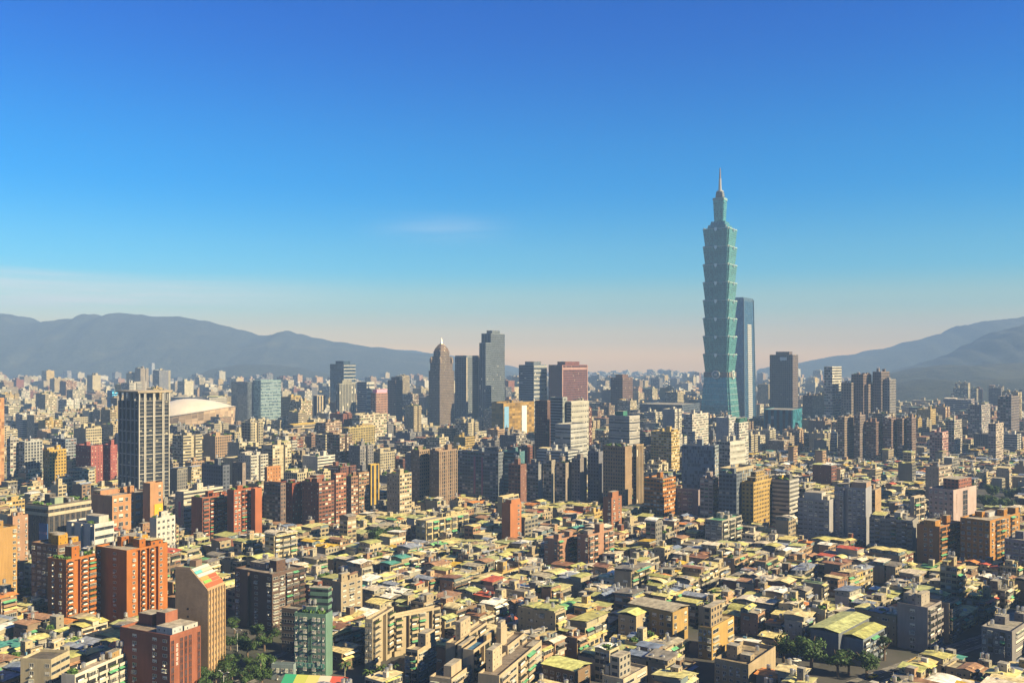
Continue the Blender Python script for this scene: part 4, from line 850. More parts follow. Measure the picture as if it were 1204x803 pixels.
H(OT, T, 'lower grey shoulder tower joined to the tall slate tower', None, 563.5, 571, 577.5, 403, 507, 470, 30, (.22, .26, .30), '@f_strip', '@f_strip2', None, 'n', bay=2.2)
H(OT, T, 'grey-blue flat-topped tower between the slate tower and the pyramid-topped tower', None, 535, 548.5, 563, 418, 505, 490, 33, (.21, .24, .28), '@f_strip2', '@f_grid', None, 'n', par=4, bay=2.2, extra=ribs(1, (.48, .42, .34), 'r', 4, .8))
H('shopping_mall', 'mall', 'yellow mall block with a blue and white sign panel', None, 578, 592, 629, 474, 520, 500, 33, (.40, .25, .07), '@f_panel', '@f_panel', None, 'k', bay=9, extra=both(sign('r', .02, .16, .1, .92, (.14, .28, .42)), sign('r', .58, .74, .1, .92, (.42, .48, .5))))
H(OT, T, 'dark blue tower laced with white horizontal bars', 'the dark blue banded tower', 388, 404, 418, 428, 502, 452, 33, (.07, .12, .19), '@f_glass', '@f_glass', None, 'b', extra=bands(10, (.58, .56, .52), .75, 'r', .45))
H(OB, BL, 'pale grey ribbed block standing before the dark blue banded tower', None, 395, 399, 418.5, 451, 512, 487, 33, (.40, .38, .31), '@f_strip', '@f_strip', None, 'b', bay=2)
H(OT, T, 'dark grey glass slab with a blue centre strip beside the pale teal slab', None, 272, 291, 299, 449, 496, 500, 33, (.15, .17, .20), '@f_glass', '@f_glass', None, 'n')
H(OT, T, 'pale teal glass slab with a dark shaded side, next to the dome', 'the pale teal slab', 297, 306.5, 330.5, 447, 496, 498, 33, (.24, .38, .40), '@f_glass', '@f_check', None, 'n', bay=4, extra=bands(13, (.36, .46, .46), .7, 'r'))
H(OT, T, 'brown office slab with bright reddish east end near the dark blue banded tower', None, 456, 465, 473.5, 447, 506, 484, 33, (.20, .15, .14), '@f_grid', '@f_grid', None, 'b')
H(OT, T, 'white-ended blue office slab beside a pink-topped brick block', None, 420, 431, 440, 449, 504, 478, 33, (.24, .28, .33), '@f_ribbon', '@f_ribbon', None, 'n', extra=bands(11, (.6, .57, .5), .5, 'r'))
H(OB, BL, 'brick office block with a pink and white rooftop billboard', None, 436, 442, 456, 462, 512, 486, 33, (.44, .25, .18), '@f_grid', '@f_grid', None, 'n', extra=X_ph((.1, .95, .1, .95, 7, 'paint', (.62, .24, .32))))
H(OB, BL, 'narrow cream office with one glass stripe down its sunny side', None, 368, 373, 382.5, 465, 512, 486, 33, (.58, .48, .34), '@f_strip', '@f_strip', None, 'n', bay=8)
H(AB, BL, 'long cream apartment slab of many small balconies by a dark grove', None, 414, 423, 455, 488, 528, 500, 33, (.58, .50, .34), '@f_apart', '@f_apart', None, 'k')
H(AB, BL, 'yellow apartment row of ribbed balconies with a tan stair tower', None, 402, 410, 441, 503, 550, 520, 33, (.56, .44, .18), '@f_strip2', '@f_strip2', None, 'k')
H(AT, T, 'pinkish stepped apartment tower beside the yellow apartment row', None, 372, 383, 402, 497, 548, 515, 33, (.46, .33, .24), '@f_apart', '@f_apart', None, 'k')
H('market_hall', 'hall', 'long hall under a bright orange-yellow sheet roof', None, 335, 345, 374, 500, 528, 508, 33, (.5, .4, .25), '@f_ribbon', '@f_ribbon', None, 't:yellow')
H(AT, T, 'ribbed brown tower of paired window strips, the lower twin', None, 483, 493, 505, 529, 603, 582, 33, (.40, .29, .20), '@f_small', '@f_grid', None, 'k', 'ribbed brown twin towers', bay=2.6)
H(AT, T, 'ribbed brown tower with pale ribs, the wider twin', 'the ribbed brown twins', 505, 516, 537.5, 530, 605, 580, 33, (.38, .26, .18), '@f_small', '@f_strip2', None, 'k', 'ribbed brown twin towers', bay=2.2, extra=ribs(9, (.50, .37, .26), 'r', .6, .5))
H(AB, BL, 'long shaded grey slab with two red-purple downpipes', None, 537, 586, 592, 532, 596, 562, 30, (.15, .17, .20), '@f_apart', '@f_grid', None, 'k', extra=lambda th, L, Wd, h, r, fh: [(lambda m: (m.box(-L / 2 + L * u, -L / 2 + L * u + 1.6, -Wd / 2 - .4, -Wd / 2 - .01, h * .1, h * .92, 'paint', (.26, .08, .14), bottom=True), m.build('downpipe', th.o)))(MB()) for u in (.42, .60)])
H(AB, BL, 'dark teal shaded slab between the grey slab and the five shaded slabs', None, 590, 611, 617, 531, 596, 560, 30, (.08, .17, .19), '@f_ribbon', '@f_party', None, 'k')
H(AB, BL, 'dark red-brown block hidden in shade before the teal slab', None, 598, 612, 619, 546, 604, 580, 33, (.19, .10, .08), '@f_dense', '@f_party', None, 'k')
# --- brick group and its surroundings
H(AB, BL, 'red brick apartment block with a triangular patch of sun, first of the brick row', None, 328, 343.5, 356, 568, 626, 606, 33, B_, '@f_small', '@f_small', None, 'k', 'brick apartment blocks in a row')
H(AB, BL, 'dark-sided red brick block with crowded balconies, tallest front of the brick row', 'the brick row', 355, 375, 393, 567, 629, 614, 33, (.30, .13, .085), '@f_small', '@f_apart', None, 'k', 'brick apartment blocks in a row', extra=X_ph((.1, .5, .4, .9, 5, 'wall', (.32, .12, .08))))
H(AB, BL, 'pink-tiled brick block with a peaked stair roof in the brick row', None, 391, 395, 407, 557, 620, 604, 33, (.42, .19, .12), '@f_small', '@f_apart', None, 'k', 'brick apartment blocks in a row')
H(AB, BL, 'narrow brown brick block with shaded side, fourth of the brick row', None, 407, 413, 421, 560, 614, 598, 33, (.36, .20, .13), '@f_small', '@f_apart', None, 'k', 'brick apartment blocks in a row')
H(AB, BL, 'brown balcony block with a tan chimney at the far end of the brick row', None, 419, 422, 434, 556, 612, 598, 33, (.40, .25, .15), '@f_small', '@f_apart', None, 'k', 'brick apartment blocks in a row')
H(AB, BL, 'yellow stair tower striped with green glass beside the brick row', None, 432, 436, 446, 546, 606, 576, 33, (.62, .42, .10), '@f_strip', '@f_strip', None, 'n', bay=5)
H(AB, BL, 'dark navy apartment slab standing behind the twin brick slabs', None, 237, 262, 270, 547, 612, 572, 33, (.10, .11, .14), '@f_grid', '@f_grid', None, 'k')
H(AB, BL, 'plain grey-brown tower end beside the dark navy slab', None, 273, 285, 289, 544, 606, 566, 33, (.33, .26, .22), '@f_party', '@f_party', None, 'k')
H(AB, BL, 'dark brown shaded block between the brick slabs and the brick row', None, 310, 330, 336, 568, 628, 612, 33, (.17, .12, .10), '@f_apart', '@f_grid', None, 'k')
H(OB, BL, 'long white school-like block with a pink square emblem on its end', None, 206, 216, 262, 578, 632, 592, 33, (.66, .60, .48), '@f_party', '@f_ribbon', None, 'k', extra=sign('l', .45, .7, .45, .8, (.4, .14, .2)))
H(AB, BL, 'small orange cube-like block with dotted windows behind the brick row', None, 311, 314, 330, 549, 602, 562, 33, (.54, .26, .11), '@f_small', '@f_small', None, 'k')
H(AB, BL, 'cream apartment block with one maroon side near the ribbed brown twins', None, 455, 470, 484, 557, 614, 586, 33, (.58, .48, .32), '@f_small', '@f_apart', None, 'k')
H(AB, BL, 'bright orange brick turret rising from the low roofs', 'the lone orange turret', 590, 600, 613, 592, 642, 624, 36, (.52, .20, .08), '.', '.w', 9, 'n', extra=X_ph((.3, .98, .1, .9, 3.5, 'wall', (.52, .2, .08))))
H(AB, BL, 'red brick turret with a narrow upper stage before the five shaded slabs', None, 709, 719, 731, 585, 632, 616, 36, (.40, .17, .09), '.w', 'ww', 9, 'n', extra=X_ph((.45, .98, .1, .7, 5, 'wall', (.42, .18, .09))))
H(AB, BL, 'salmon walk-up row with twin stair fins, nearer half', 'the salmon walk-ups', 640, 656, 679, 634, 672, 660, 38, (.46, .25, .16), 'w.w', 'b.bb', 6, 'n', 'salmon walk-up row', extra=X_ph((.6, .98, .05, .2, 4, 'wall', (.46, .25, .16)), (.6, .98, .6, .75, 4, 'wall', (.46, .25, .16))))
H(AB, BL, 'salmon walk-up row with one tall stair fin, farther half', None, 679, 692, 721, 629, 672, 658, 38, (.46, .25, .16), 'w.w', 'bb.bb', 6, 'n', 'salmon walk-up row', extra=X_ph((.5, .98, .45, .62, 6, 'wall', (.48, .26, .16)), (.3, .7, .1, .3, 3, 'wall', (.4, .3, .25))))
H(AB, BL, 'long cream walk-up of continuous balconies among low roofs', None, 489, 501, 551, 612, 645, 632, 36, (.60, .49, .27), 'ww', 'bbbbbbb', 4, 'k')
H(AB, BL, 'cream walk-up with white balconies just behind the lone orange turret', None, 585, 591, 610, 584, 628, 600, 36, (.62, .50, .28), '.', 'bbb', 6, 'k')
H(AB, BL, 'concrete walk-up with green sheeting on its roof among lime tin roofs', None, 829, 849, 872, 612, 650, 632, 38, (.42, .38, .31), 'WWW', 'bbb', 6, 'k', None, (.12, .32, .18))
# --- mid and far
H(OB, BL, 'white ribbed office block with a green rooftop tank near the jade skyscraper', None, 716, 740, 752, 489, 556, 520, 40, (.58, .55, .50), '@f_ribbon', '@f_ribbon', None, 'n', extra=both(bands(14, (.50, .47, .43), .5), X_ph((.2, .6, .2, .6, 6, 'wall', (.05, .22, .16)))))
H(OB, BL, 'brown domed office block beyond the white ribbed office', None, 718, 732, 744, 444, 505, 470, 33, (.24, .15, .13), '@f_dense', '@f_dense', None, 'b')
H(OB, BL, 'long dark blue hall with a shallow arched roof below the jade skyscraper', None, 752, 802, 828, 476, 512, 486, 30, (.13, .16, .21), '@f_louvre', '@f_louvre', None, 'n')
H(AT, T, 'white apartment tower with dark glass corners below the jade skyscraper', None, 804, 814, 833, 487, 548, 512, 36, (.66, .62, .55), '@f_apart', '@f_apart', None, 'k')
H(AT, T, 'white slab with a blank pale-blue face below the jade skyscraper', None, 842, 857, 866, 491, 552, 516, 36, (.56, .56, .56), '@f_party', '@f_apart', None, 'k')
H(AT, T, 'white tower capped in dark green at the foot of the slim blue tower', None, 863, 869, 880, 497, 560, 524, 36, (.62, .60, .55), '@f_grid', '@f_apart', None, 'n', extra=X_ph((.1, .9, .1, .9, 6, 'f_glass', (.08, .22, .18))))
H(OT, T, 'broad dark brown slab tower with a white roof sign', 'the dark brown slab tower', 905, 932, 938.5, 417, 505, 476, 27, (.20, .16, .15), '@f_strip2', '@f_grid', None, 'b', bay=2.6, extra=sign('l', .45, .75, .93, .975, (.5, .5, .5)))
H('exhibition_hall', 'hall', 'bright cyan-blue hall with a flat roof', None, 898, 932, 943, 482, 528, 506, 28, (.045, .21, .28), '@f_strip', '@f_panel', None, 'n', bay=8)
H(AT, T, 'tall white apartment tower standing apart among brown towers', 'the tall white tower', 969, 978.5, 989.5, 431, 520, 476, 42, (.68, .64, .55), '@f_apart', '@f_ribbon', None, 'n')
for x0, x1, x2, y, w, l in ((989, 1001, 1009.5, 450, (.36, .29, .24), 'plain brown-grey tower next to the tall white tower'), (1001, 1015, 1024.5, 440, (.32, .22, .18), 'brown tower with a round-arched top among the eastern towers'), (1011, 1021, 1033, 452, (.38, .28, .22), 'two-tone tower with dark side before the arched brown tower'), (1026, 1036, 1046, 437, (.27, .21, .19), 'tallest dark brown tower of the eastern cluster'), (1032, 1046, 1053.5, 446, (.36, .33, .31), 'grey ribbed tower with a rounded crown in the eastern cluster')):
    H(AT, T, l, None, x0, x1, x2, y, 522, 486, 42, w, '@f_grid', '@f_strip2', None, 'k', 'eastern tower cluster', bay=2.6)
for i, (x0, x1, x2, y, w, l) in enumerate(((985, 993, 1004, 490, (.42, .32, .24), 'tan tower, first of the brown towers below the tall white tower'), (1004, 1011, 1017.5, 488, (.36, .28, .24), 'slim grey-tan tower, second below the tall white tower'), (1013, 1030, 1038, 496, (.30, .19, .15), 'wide red-brown slab with a shaded face, third below the tall white tower'), (1038, 1048, 1055.5, 492, (.36, .24, .20), 'brown ribbed slab with pale stripe below the eastern cluster'), (1055, 1061, 1067.5, 492, (.36, .25, .20), 'narrow brown slab between two taller neighbours below the eastern cluster'), (1066, 1072, 1077, 491, (.34, .24, .20), 'last and narrowest brown slab below the eastern cluster'))):
    H(AT, T, l, None, x0, x1, x2, y, 548, 522, 42, w, '@f_apart', '@f_strip2', None, 'k', 'brown towers below the eastern cluster')
H(AB, BL, 'pink apartment block with white balconies by the grey-white towers', None, 1093, 1108, 1115, 508, 552, 524, 42, (.54, .30, .27), '@f_apart', '@f_apart', None, 'k')
H(AT, T, 'pale tower with many small balconies between two wooded slopes', None, 1112, 1122, 1131, 494, 545, 518, 42, (.50, .44, .38), '@f_apart', '@f_apart', None, 'k')
H(AT, T, 'cream tower with a pink base near the wooded slope', None, 1162, 1171, 1180, 498, 548, 512, 42, (.54, .44, .36), '@f_apart', '@f_apart', None, 'k')
H(AT, T, 'grey-brown tower with a domed stair head close to the wooded hill', None, 1173, 1189, 1198.5, 466, 525, 500, 42, (.30, .25, .24), '@f_apart', '@f_strip2', None, 'k')
H('hospital', BL, 'long pale mauve hospital-like block at the foot of the wooded hills', None, 1109, 1142, 1154, 470, 500, 478, 30, (.48, .40, .38), '@f_ribbon', '@f_ribbon', None, 'k')
H(AT, T, 'paired lavender towers rising before the long mauve block', None, 1138, 1154, 1164.5, 476, 530, 500, 42, (.42, .38, .37), '@f_apart', '@f_apart', None, 'k')
H(AT, T, 'sunlit orange tower sliced by the frame edge in the middle distance', None, -14, -9, 5, 468, 590, 553, 30, (.56, .30, .15), '@f_party', '@f_panel', None, 'n')
H(AB, BL, 'grey apartment slab beside the sunlit orange edge tower', None, 8, 12, 22.5, 516, 582, 552, 30, (.48, .45, .42), '@f_apart', '@f_apart', None, 'k')
H(AB, BL, 'grey and white slab with turquoise stair strips', None, 22, 29, 50, 519, 582, 551, 30, (.46, .46, .44), '@f_apart', '@f_strip2', None, 'k')
H(AB, BL, 'mustard yellow apartment block with stepped wings', None, 51, 58, 78, 529, 585, 556, 30, (.60, .40, .10), '@f_small', '@f_grid', None, 'k')
H(AB, BL, 'blue-shadowed slab with white edges behind the mustard block', None, 61, 77, 90, 516, 575, 545, 33, (.36, .38, .42), '@f_apart', '@f_apart', None, 'k')
H(AB, BL, 'dark brick tenement with red stair fins beside the tall grid-framed tower', None, 89, 107, 121, 524, 580, 547, 33, (.26, .085, .075), '@f_small', '@f_small', None, 'k')
H(AB, BL, 'second dark brick tenement touching the tall grid-framed tower', None, 119, 130, 138, 523, 578, 547, 33, (.28, .09, .08), '@f_small', '@f_small', None, 'k')
H(OB, BL, 'bright blue cube-like office peeping beside the tall grid-framed tower', None, 126, 132, 138.5, 459, 505, 476, 33, (.04, .26, .50), '@f_glass', '@f_glass', None, 'n')
H(OB, BL, 'long white ribbon-window block behind the dome', None, 196, 246, 267, 468, 497, 476, 30, (.56, .52, .45), '@f_ribbon', '@f_grid', None, 'k')
H(AT, T, 'lone pale tower rising from the far town before the mountains', None, 175, 178.5, 182, 427, 452, 440, 33, (.6, .58, .55), '@f_grid', '@f_grid', None, 'n')
H(AT, T, 'pale twin-legged block on the far town skyline', None, 74, 79, 84, 436, 453, 444, 33, (.55, .5, .45), '@f_strip', '@f_strip', None, 'n')
# towers beyond the frame's edge, whose shade falls into the picture
H(AT, T, 'brown apartment tower just outside the view, shading the lower street', None, 1245, 1290, 1325, 640, 775, 800, 44, (.3, .22, .16), '@f_apart', '@f_apart', None, 'k')
# ------------------------------------------------------------------ streets, car park
ROADS = []
def road(pts, w, name='road', z=.012, mark=True):
    m = MB(); k = MB()
    for (x0, y0), (x1, y1) in zip(pts, pts[1:]):
        L = math.hypot(x1 - x0, y1 - y0); ux, uy = (x1 - x0) / L, (y1 - y0) / L; nx, ny = -uy, ux
        P = lambda t, s, zz: (x0 + ux * t + nx * s, y0 + uy * t + ny * s, zz)
        m.face([P(0, -w / 2, z), P(L, -w / 2, z), P(L, w / 2, z), P(0, w / 2, z)], 'asphalt', (.055, .055, .058))
        for s in (-1, 1):
            a, b = (w / 2, w / 2 + 2.2) if s > 0 else (-w / 2 - 2.2, -w / 2)
            k.face([P(0, a, .14), P(L, a, .14), P(L, b, .14), P(0, b, .14)], 'roof_flat', (.22, .21, .20)); e = w / 2 * s
            k.face([P(0, e, 0), P(L, e, 0), P(L, e, .14), P(0, e, .14)], 'wall', (.3, .3, .29))
        if mark:
            t = 2.0
            while t < L - 4:
                m.face([P(t, -.09, z + .004), P(t + 3, -.09, z + .004), P(t + 3, .09, z + .004), P(t, .09, z + .004)], 'paint', (.65, .62, .5)); t += 7
            for s in (-1, 1): m.face([P(0, s * (w / 2 - .5) - .07, z + .004), P(L, s * (w / 2 - .5) - .07, z + .004), P(L, s * (w / 2 - .5) + .07, z + .004), P(0, s * (w / 2 - .5) + .07, z + .004)], 'paint', (.65, .63, .58))
        cx, cy, rz = (x0 + x1) / 2, (y0 + y1) / 2, atan2(uy, ux); occupy(cx, cy, rz, L / 2, w / 2 + 2.3)
    tag(m.build(name), kind='structure'); tag(k.build('pavement'), kind='structure')
road([(-130, 352), (-92, 428)], 12)
road([(140, 380), (208, 432), (262, 470)], 6.5)
mb = MB(); P0 = [(112, 402), (128, 396), (140, 420), (124, 427)]; mb.face([(*p, .008) for p in P0], 'asphalt', (.07, .07, .07)); tag(mb.build('car_park_surface'), kind='structure'); occupy(126, 411, -R(36), 9, 13)

def inpoly(x, y, P):
    c = False; j = len(P) - 1
    for i in range(len(P)):
        if (P[i][1] > y) != (P[j][1] > y) and x < (P[j][0] - P[i][0]) * (y - P[i][1]) / (P[j][1] - P[i][1]) + P[i][0]: c = not c
        j = i
    return c
KEEP = [  # open ground in photo coordinates of the ground: the park by the avenue, the grove by the car park, distant groves
    [(228, 845), (236, 716), (330, 716), (347, 768), (346, 845)], [(905, 800), (918, 772), (1030, 782), (1042, 803), (1000, 822), (930, 815)], [(1118, 583), (1204, 572), (1204, 612), (1150, 612)], [(545, 512), (640, 506), (640, 520), (550, 524)], [(446, 520), (485, 516), (485, 532), (446, 534)],
    [(396, 806), (440, 800), (510, 806), (510, 830), (396, 830)], [(205, 512), (310, 508), (310, 520), (205, 524)], [(1030, 478), (1204, 466), (1204, 484), (1060, 490)], [(430, 640), (452, 636), (480, 640), (455, 650)]]
def open_ground(cx, cy):
    px, py = CX + cx / cy * F, HZ + K / cy
    return any(inpoly(px, py, P) for P in KEEP)
HS = sorted(HEROES, key=lambda h: h[0])
def hclip(cx, cy, rad, h):
    """no unnamed building may hide what the photograph shows of a building behind it"""
    Dn = cy - rad * .6; p0, p1 = CX + (cx - rad) / cy * F, CX + (cx + rad) / cy * F
    for D, xl, xr, yv, *_ in HS:
        if D > cy and xl < p1 - 1 and xr > p0 + 1: h = min(h, CAMH - (yv + 1 - HZ) * Dn / F)
    return h

# ------------------------------------------------------------------ low houses
SPECS = []
def low_spec(cx, cy, rz, hx, hy, r, tall=0.0):
    if cy < 330 or abs(cx / cy) > .60: return
    if open_ground(cx, cy) or not free(cx, cy, rz, hx, hy, .1): return
    nf = r.choices((2, 3, 4), (4, 6, 2))[0]
    if r.random() < tall: nf = r.randint(6, 9)
    tin = r.random() < (.82 if tall < .2 else .45)
    h = nf * 3.05 + .8; top = h + (3.6 if tin else 2.5); c = hclip(cx, cy, math.hypot(hx, hy), top)
    if c < top: h = c - (3.6 if tin else 2.5); nf = int((h - .8) / 3.05)
    if nf < 1: return
    occupy(cx, cy, rz, hx, hy)
    SPECS.append(dict(k='tin' if tin else 'flat', cx=cx, cy=cy, rz=rz, hx=hx, hy=hy, nf=nf, h=nf * 3.05 + .5, size=(hx * hy * 4 * .3 + (hx + hy) * nf * 3) / cy ** 2 * (1 if abs(cx / cy) < .55 else .01), seed=r.randint(0, 1 << 30), wi=r.choices(range(12), WALL_W)[0], ti=r.choices(range(21), TIN_W)[0]))
def blocks(a, inside, dmin, dmax, tallf, seed):
    a = R(a); r = random.Random(seed); c, s = cos(a), sin(a)
    W2 = lambda u, v: (u * c + v * s, -u * s + v * c)
    u = -1300.0
    while u < 1300:
        bw = r.uniform(46, 70); v = -200.0
        while v < 1700:
            bl = r.uniform(38, 62); cx, cy = W2(u + bw / 2, v + bl / 2)
            if dmin - 60 < cy < dmax + 60 and abs(cx) < .62 * cy + 60:
                along_v = r.random() < .68; dep, ln = (bw, bl) if along_v else (bl, bw)
                t = 0.0; row = 0
                while t + 8 < dep - 4:
                    d = min(r.uniform(7.5, 10.5), dep - 4 - t); p = 0.0
                    while p + 5 < ln - 4:
                        w = min(r.uniform(8, 22), ln - 4 - p)
                        if w < 5: break
                        mu, mv = (u + t + d / 2, v + p + w / 2) if along_v else (u + p + w / 2, v + t + d / 2)
                        hx, hy = (d / 2, w / 2 - .12) if along_v else (w / 2 - .12, d / 2)
                        x, y = W2(mu, mv)
                        if dmin < y < dmax and inside(x, y) and r.random() < .97: low_spec(x, y, -a, hx - r.random() * .5, hy - .05, r, tallf(x, y))
                        p += w
                    t += d + (1.2 if row % 2 == 0 else r.uniform(2.8, 4.6)); row += 1
            v += bl + r.uniform(1, 5)
        u += bw + r.uniform(1, 5)
pxof = lambda x, y: CX + x / y * F
def tall_left(x, y):
    px = pxof(x, y); return .22 if px < 230 and y > 470 else .05 if px < 420 else .018
blocks(27, lambda x, y: pxof(x, y) < 240, 330, 1000, tall_left, 11)
blocks(36, lambda x, y: 240 <= pxof(x, y) < 955, 330, 905, tall_left, 5)
blocks(45, lambda x, y: pxof(x, y) >= 955, 330, 905, lambda x, y: .02, 7)
blocks(46, lambda x, y: pxof(x, y) >= 880, 905, 1250, lambda x, y: .05, 8)

def rooftop(th, x0, x1, y0, y1, z, r, ti, wall, big):
    """one rooftop addition under sheet metal"""
    c = TIN[ti]; e = r.choice((r.uniform(.3, .8), r.uniform(.4, 1.0), r.uniform(1.6, 2.5))); i = r.uniform(.3, 1.0); ax = 'y' if (y1 - y0) > (x1 - x0) else 'x'
    if r.random() < .25: ax = 'x' if ax == 'y' else 'y'
    rc = r.choice((wall, (.42, .40, .34), (.20, .26, .28), (.50, .44, .30), (.30, .22, .16)))
    th.part('rooftop_room').box(x0 + i, x1 - i, y0 + i, y1 - i, z + .01, z + e, 'f_small' if r.random() < .6 else 'wall', rc, 'roof_flat', (.2, .2, .2))
    k = r.random(); m = th.part('roof_cover'); rise = r.uniform(.4, 1.1)
    if k < .66: gable(m, x0, x1, y0, y1, z + e + .12, rise, ax, c)
    elif k < .94: lean(m, x0, x1, y0, y1, z + e + .12, r.uniform(.4, 1.0), ax, c)
    else: vault(m, x0, x1, y0, y1, z + e + .02, 1.5, ax, c)
    if big and r.random() < .3: add_tank(th, r.uniform(x0 + 1, x1 - 1), r.uniform(y0 + 1, y1 - 1), z + e + .7)
def clutter(th, hx, hy, z, r, n):
    for k in range(n):
        x, y = r.uniform(-.85, .85) * hx, r.uniform(-.85, .85) * hy; t = r.random(); d = .3 + r.random() * .9; m = th.part('roof_box')
        if t < .5: m.box(x - d, x + d, y - d * .7, y + d * .7, z, z + .5 + r.random() * 1.6, 'paint', r.choice(((.6, .57, .5), (.4, .38, .34), (.2, .2, .2), (.5, .3, .16), (.1, .2, .28), (.45, .5, .5))))
        elif t < .8: add_tank(th, x, y, z)
        else: m.box(x - .06, x + .06, y - .06, y + .06, z, z + 3.5, 'paint', (.35, .33, .3))
def house(th, s, near):
    r = random.Random(s['seed']); hx, hy, h, nf = s['hx'], s['hy'], s['h'], s['nf']; w = WALLS[s['wi']]; v = r.uniform(.85, 1.12); w = tuple(x * v for x in w)
    if not th.merged: random.seed(s['seed'])
    fm = r.choice(('f_apart', 'f_apart', 'f_dense', 'f_grid')); along = hy >= hx
    roofc = r.choice(((.30, .28, .24), (.22, .20, .18), (.34, .30, .22), (.16, .24, .16), (.28, .16, .11)))
    th.part('wall').shell(-hx, hx, -hy, hy, h, .7, [r.choice(('f_party', 'f_apart', 'wall')), fm, 'f_party', r.choice((fm, 'f_party'))], w, roofc, bay=r.choice((2.6, 3.2, 3.8)), fh=3.05)
    if near:
        fh = h / nf
        for k in range(1, nf):
            z = fh * k; cc = r.choice((w, w, (.52, .46, .36), (.40, .38, .33))); n = max(1, round(2 * hy / 6.5))
            for i in range(n):
                if r.random() < .15: continue
                wd = 2 * hy / n
                th.unit('balcony', balcony_mesh(wd * .84, fh, cc, r.choice((0, 1, 2, 2, 3, 3, 4))), (hx, -hy + wd * (i + .5), z + .1), pi / 2)
            if r.random() < .8: th.unit('window', window_mesh(r.choice((1.25, 1.75, 2.5)), 1.25, r.choice((0, 1, 2, 3))), (r.uniform(-.5, .5) * hx, -hy, z + 1.0), 0)
    if near:
        for q_ in range(r.randint(1, 3)):
            L_ = r.uniform(.4, 1.0) * hy; v = r.uniform(-1, 1) * (hy - L_); z = h * r.choice((.5, .75, 1.0)) + r.uniform(-.6, .3); m = th.part('awning'); m.profile([(hx + .05, z + .5), (hx + 1.7, z), (hx + 1.7, z + .06), (hx + .05, z + .56)], 'y', v - L_, v + L_, 'tin', r.choices(TIN, TIN_W)[0])
    clutter(th, hx, hy, h + .75, r, r.randint(2, 5) if near else r.randint(0, 2))
    if s['k'] == 'tin':
        L = 2 * hy if along else 2 * hx; n = max(1, round(L / r.uniform(5, 11))); cur = -L / 2; ti = s['ti']
        for i in range(n):
            d = L / n; a, b = cur, cur + d; cur += d
            cov = 1 if r.random() < .75 else r.uniform(.55, .85); q0, q1 = ((-hx, hx) if along else (-hy, hy)); o = r.uniform(.7, 1.5)
            if cov < 1:
                if r.random() < .5: q1 = q0 + (q1 - q0) * cov
                else: q0 = q1 - (q1 - q0) * cov
            bx = (q0 - o * (q0 <= -hx if along else q0 <= -hy), q1 + o, a - .2 * (i == 0), b + .2 * (i == n - 1)) if along else (a - .2 * (i == 0), b + .2 * (i == n - 1), q0 - o, q1 + o)
            rooftop(th, bx[0], bx[1], bx[2], bx[3], h + (.71 if cov == 1 else .02), r, ti if i == 0 or r.random() < .45 else r.choices(range(21), TIN_W)[0], w, near)
            if cov < 1 and near and r.random() < .5: th.unit('roof_plant', plant_mesh(r.randint(0, 3)), (r.uniform(-hx * .7, hx * .7), r.uniform(-hy * .7, hy * .7), h + .02), r.random() * 6)
        if r.random() < .15:
            d = r.uniform(1.2, 1.8); x, y = r.uniform(-.6, .6) * (hx - d), r.uniform(-.6, .6) * (hy - d); th.part('stair_house').box(x - d, x + d, y - d, y + d, h + .03, h + r.uniform(4.2, 6.2), 'f_party', w, 'roof_flat', (.36, .34, .30))
    else:
        roof_kit(th, -hx + .3, hx - .3, -hy + .3, hy - .3, h, w, r, 'g' if r.random() < .12 else 'k')
        if r.random() < .7: th.part('roof_cover'); gable(th.part('roof_cover'), -hx + .5, -hx + .5 + hx * r.uniform(.6, 1.1), -hy + .5, -hy + .5 + hy * r.uniform(.7, 1.2), h + 2.5, .6, 'x', TIN[s['ti']])

# ------------------------------------------------------------------ mid-rise fabric
PAL = [(.58, .50, .34), (.62, .56, .42), (.52, .42, .26), (.44, .36, .26), (.56, .38, .24), (.34, .25, .18), (.30, .28, .27), (.66, .62, .54), (.28, .12, .085), (.40, .24, .16), (.22, .22, .24), (.58, .42, .16)]
PAL_NAME = ['cream', 'pale cream', 'buff', 'tan', 'peach', 'brown', 'grey', 'white', 'red brick', 'rust', 'dark grey', 'yellow']
PAL_W = [10, 8, 7, 6, 4, 4, 5, 7, 3, 3, 4, 3]
MID = []
def mid_fabric(dmin, dmax, pitch, a, hr, seed, ptall, inside=lambda x, y: True):
    a = R(a); r = random.Random(seed); c, s = cos(a), sin(a); n = int(dmax * 1.25 / pitch)
    for i in range(-n, n):
        for j in range(-n, n):
            u, v = i * pitch + (i // 4) * 7 + r.uniform(-2, 2), j * pitch + (j // 3) * 8 + r.uniform(-2, 2)
            x, y = u * c + v * s, -u * s + v * c
            if not dmin < y < dmax or abs(x / y) > .575 or not inside(x, y): continue
            hx, hy = pitch * r.uniform(.30, .46), pitch * r.uniform(.30, .46)
            if open_ground(x, y) or not free(x, y, -a, hx, hy, .3): continue
            h = r.uniform(*hr) if r.random() > ptall else r.uniform(hr[1], hr[1] * 1.9)
            if r.random() < .3: h = r.uniform(9, 15)
            h = min(h, CAMH - (441 - HZ) * y / F if y < 3500 else 1e9, hclip(x, y, math.hypot(hx, hy), h + 4) - 4)
            if h < 6: continue
            nv = noise.noise(Vector((x / 420, y / 420, seed)))
            if nv < -.42 and y > 1500: continue
            h = max(6.5, h * (1 + .7 * nv))
            wi = r.choices(range(12), PAL_W)[0]
            MID.append(dict(cx=x, cy=y, rz=-a, hx=hx, hy=hy, h=h, wi=wi, nf=max(2, round(h / 3.1)), size=(hx + hy) * h / y ** 2 * (1 if abs(x / y) < .55 else .01), seed=r.randint(0, 1 << 30)))
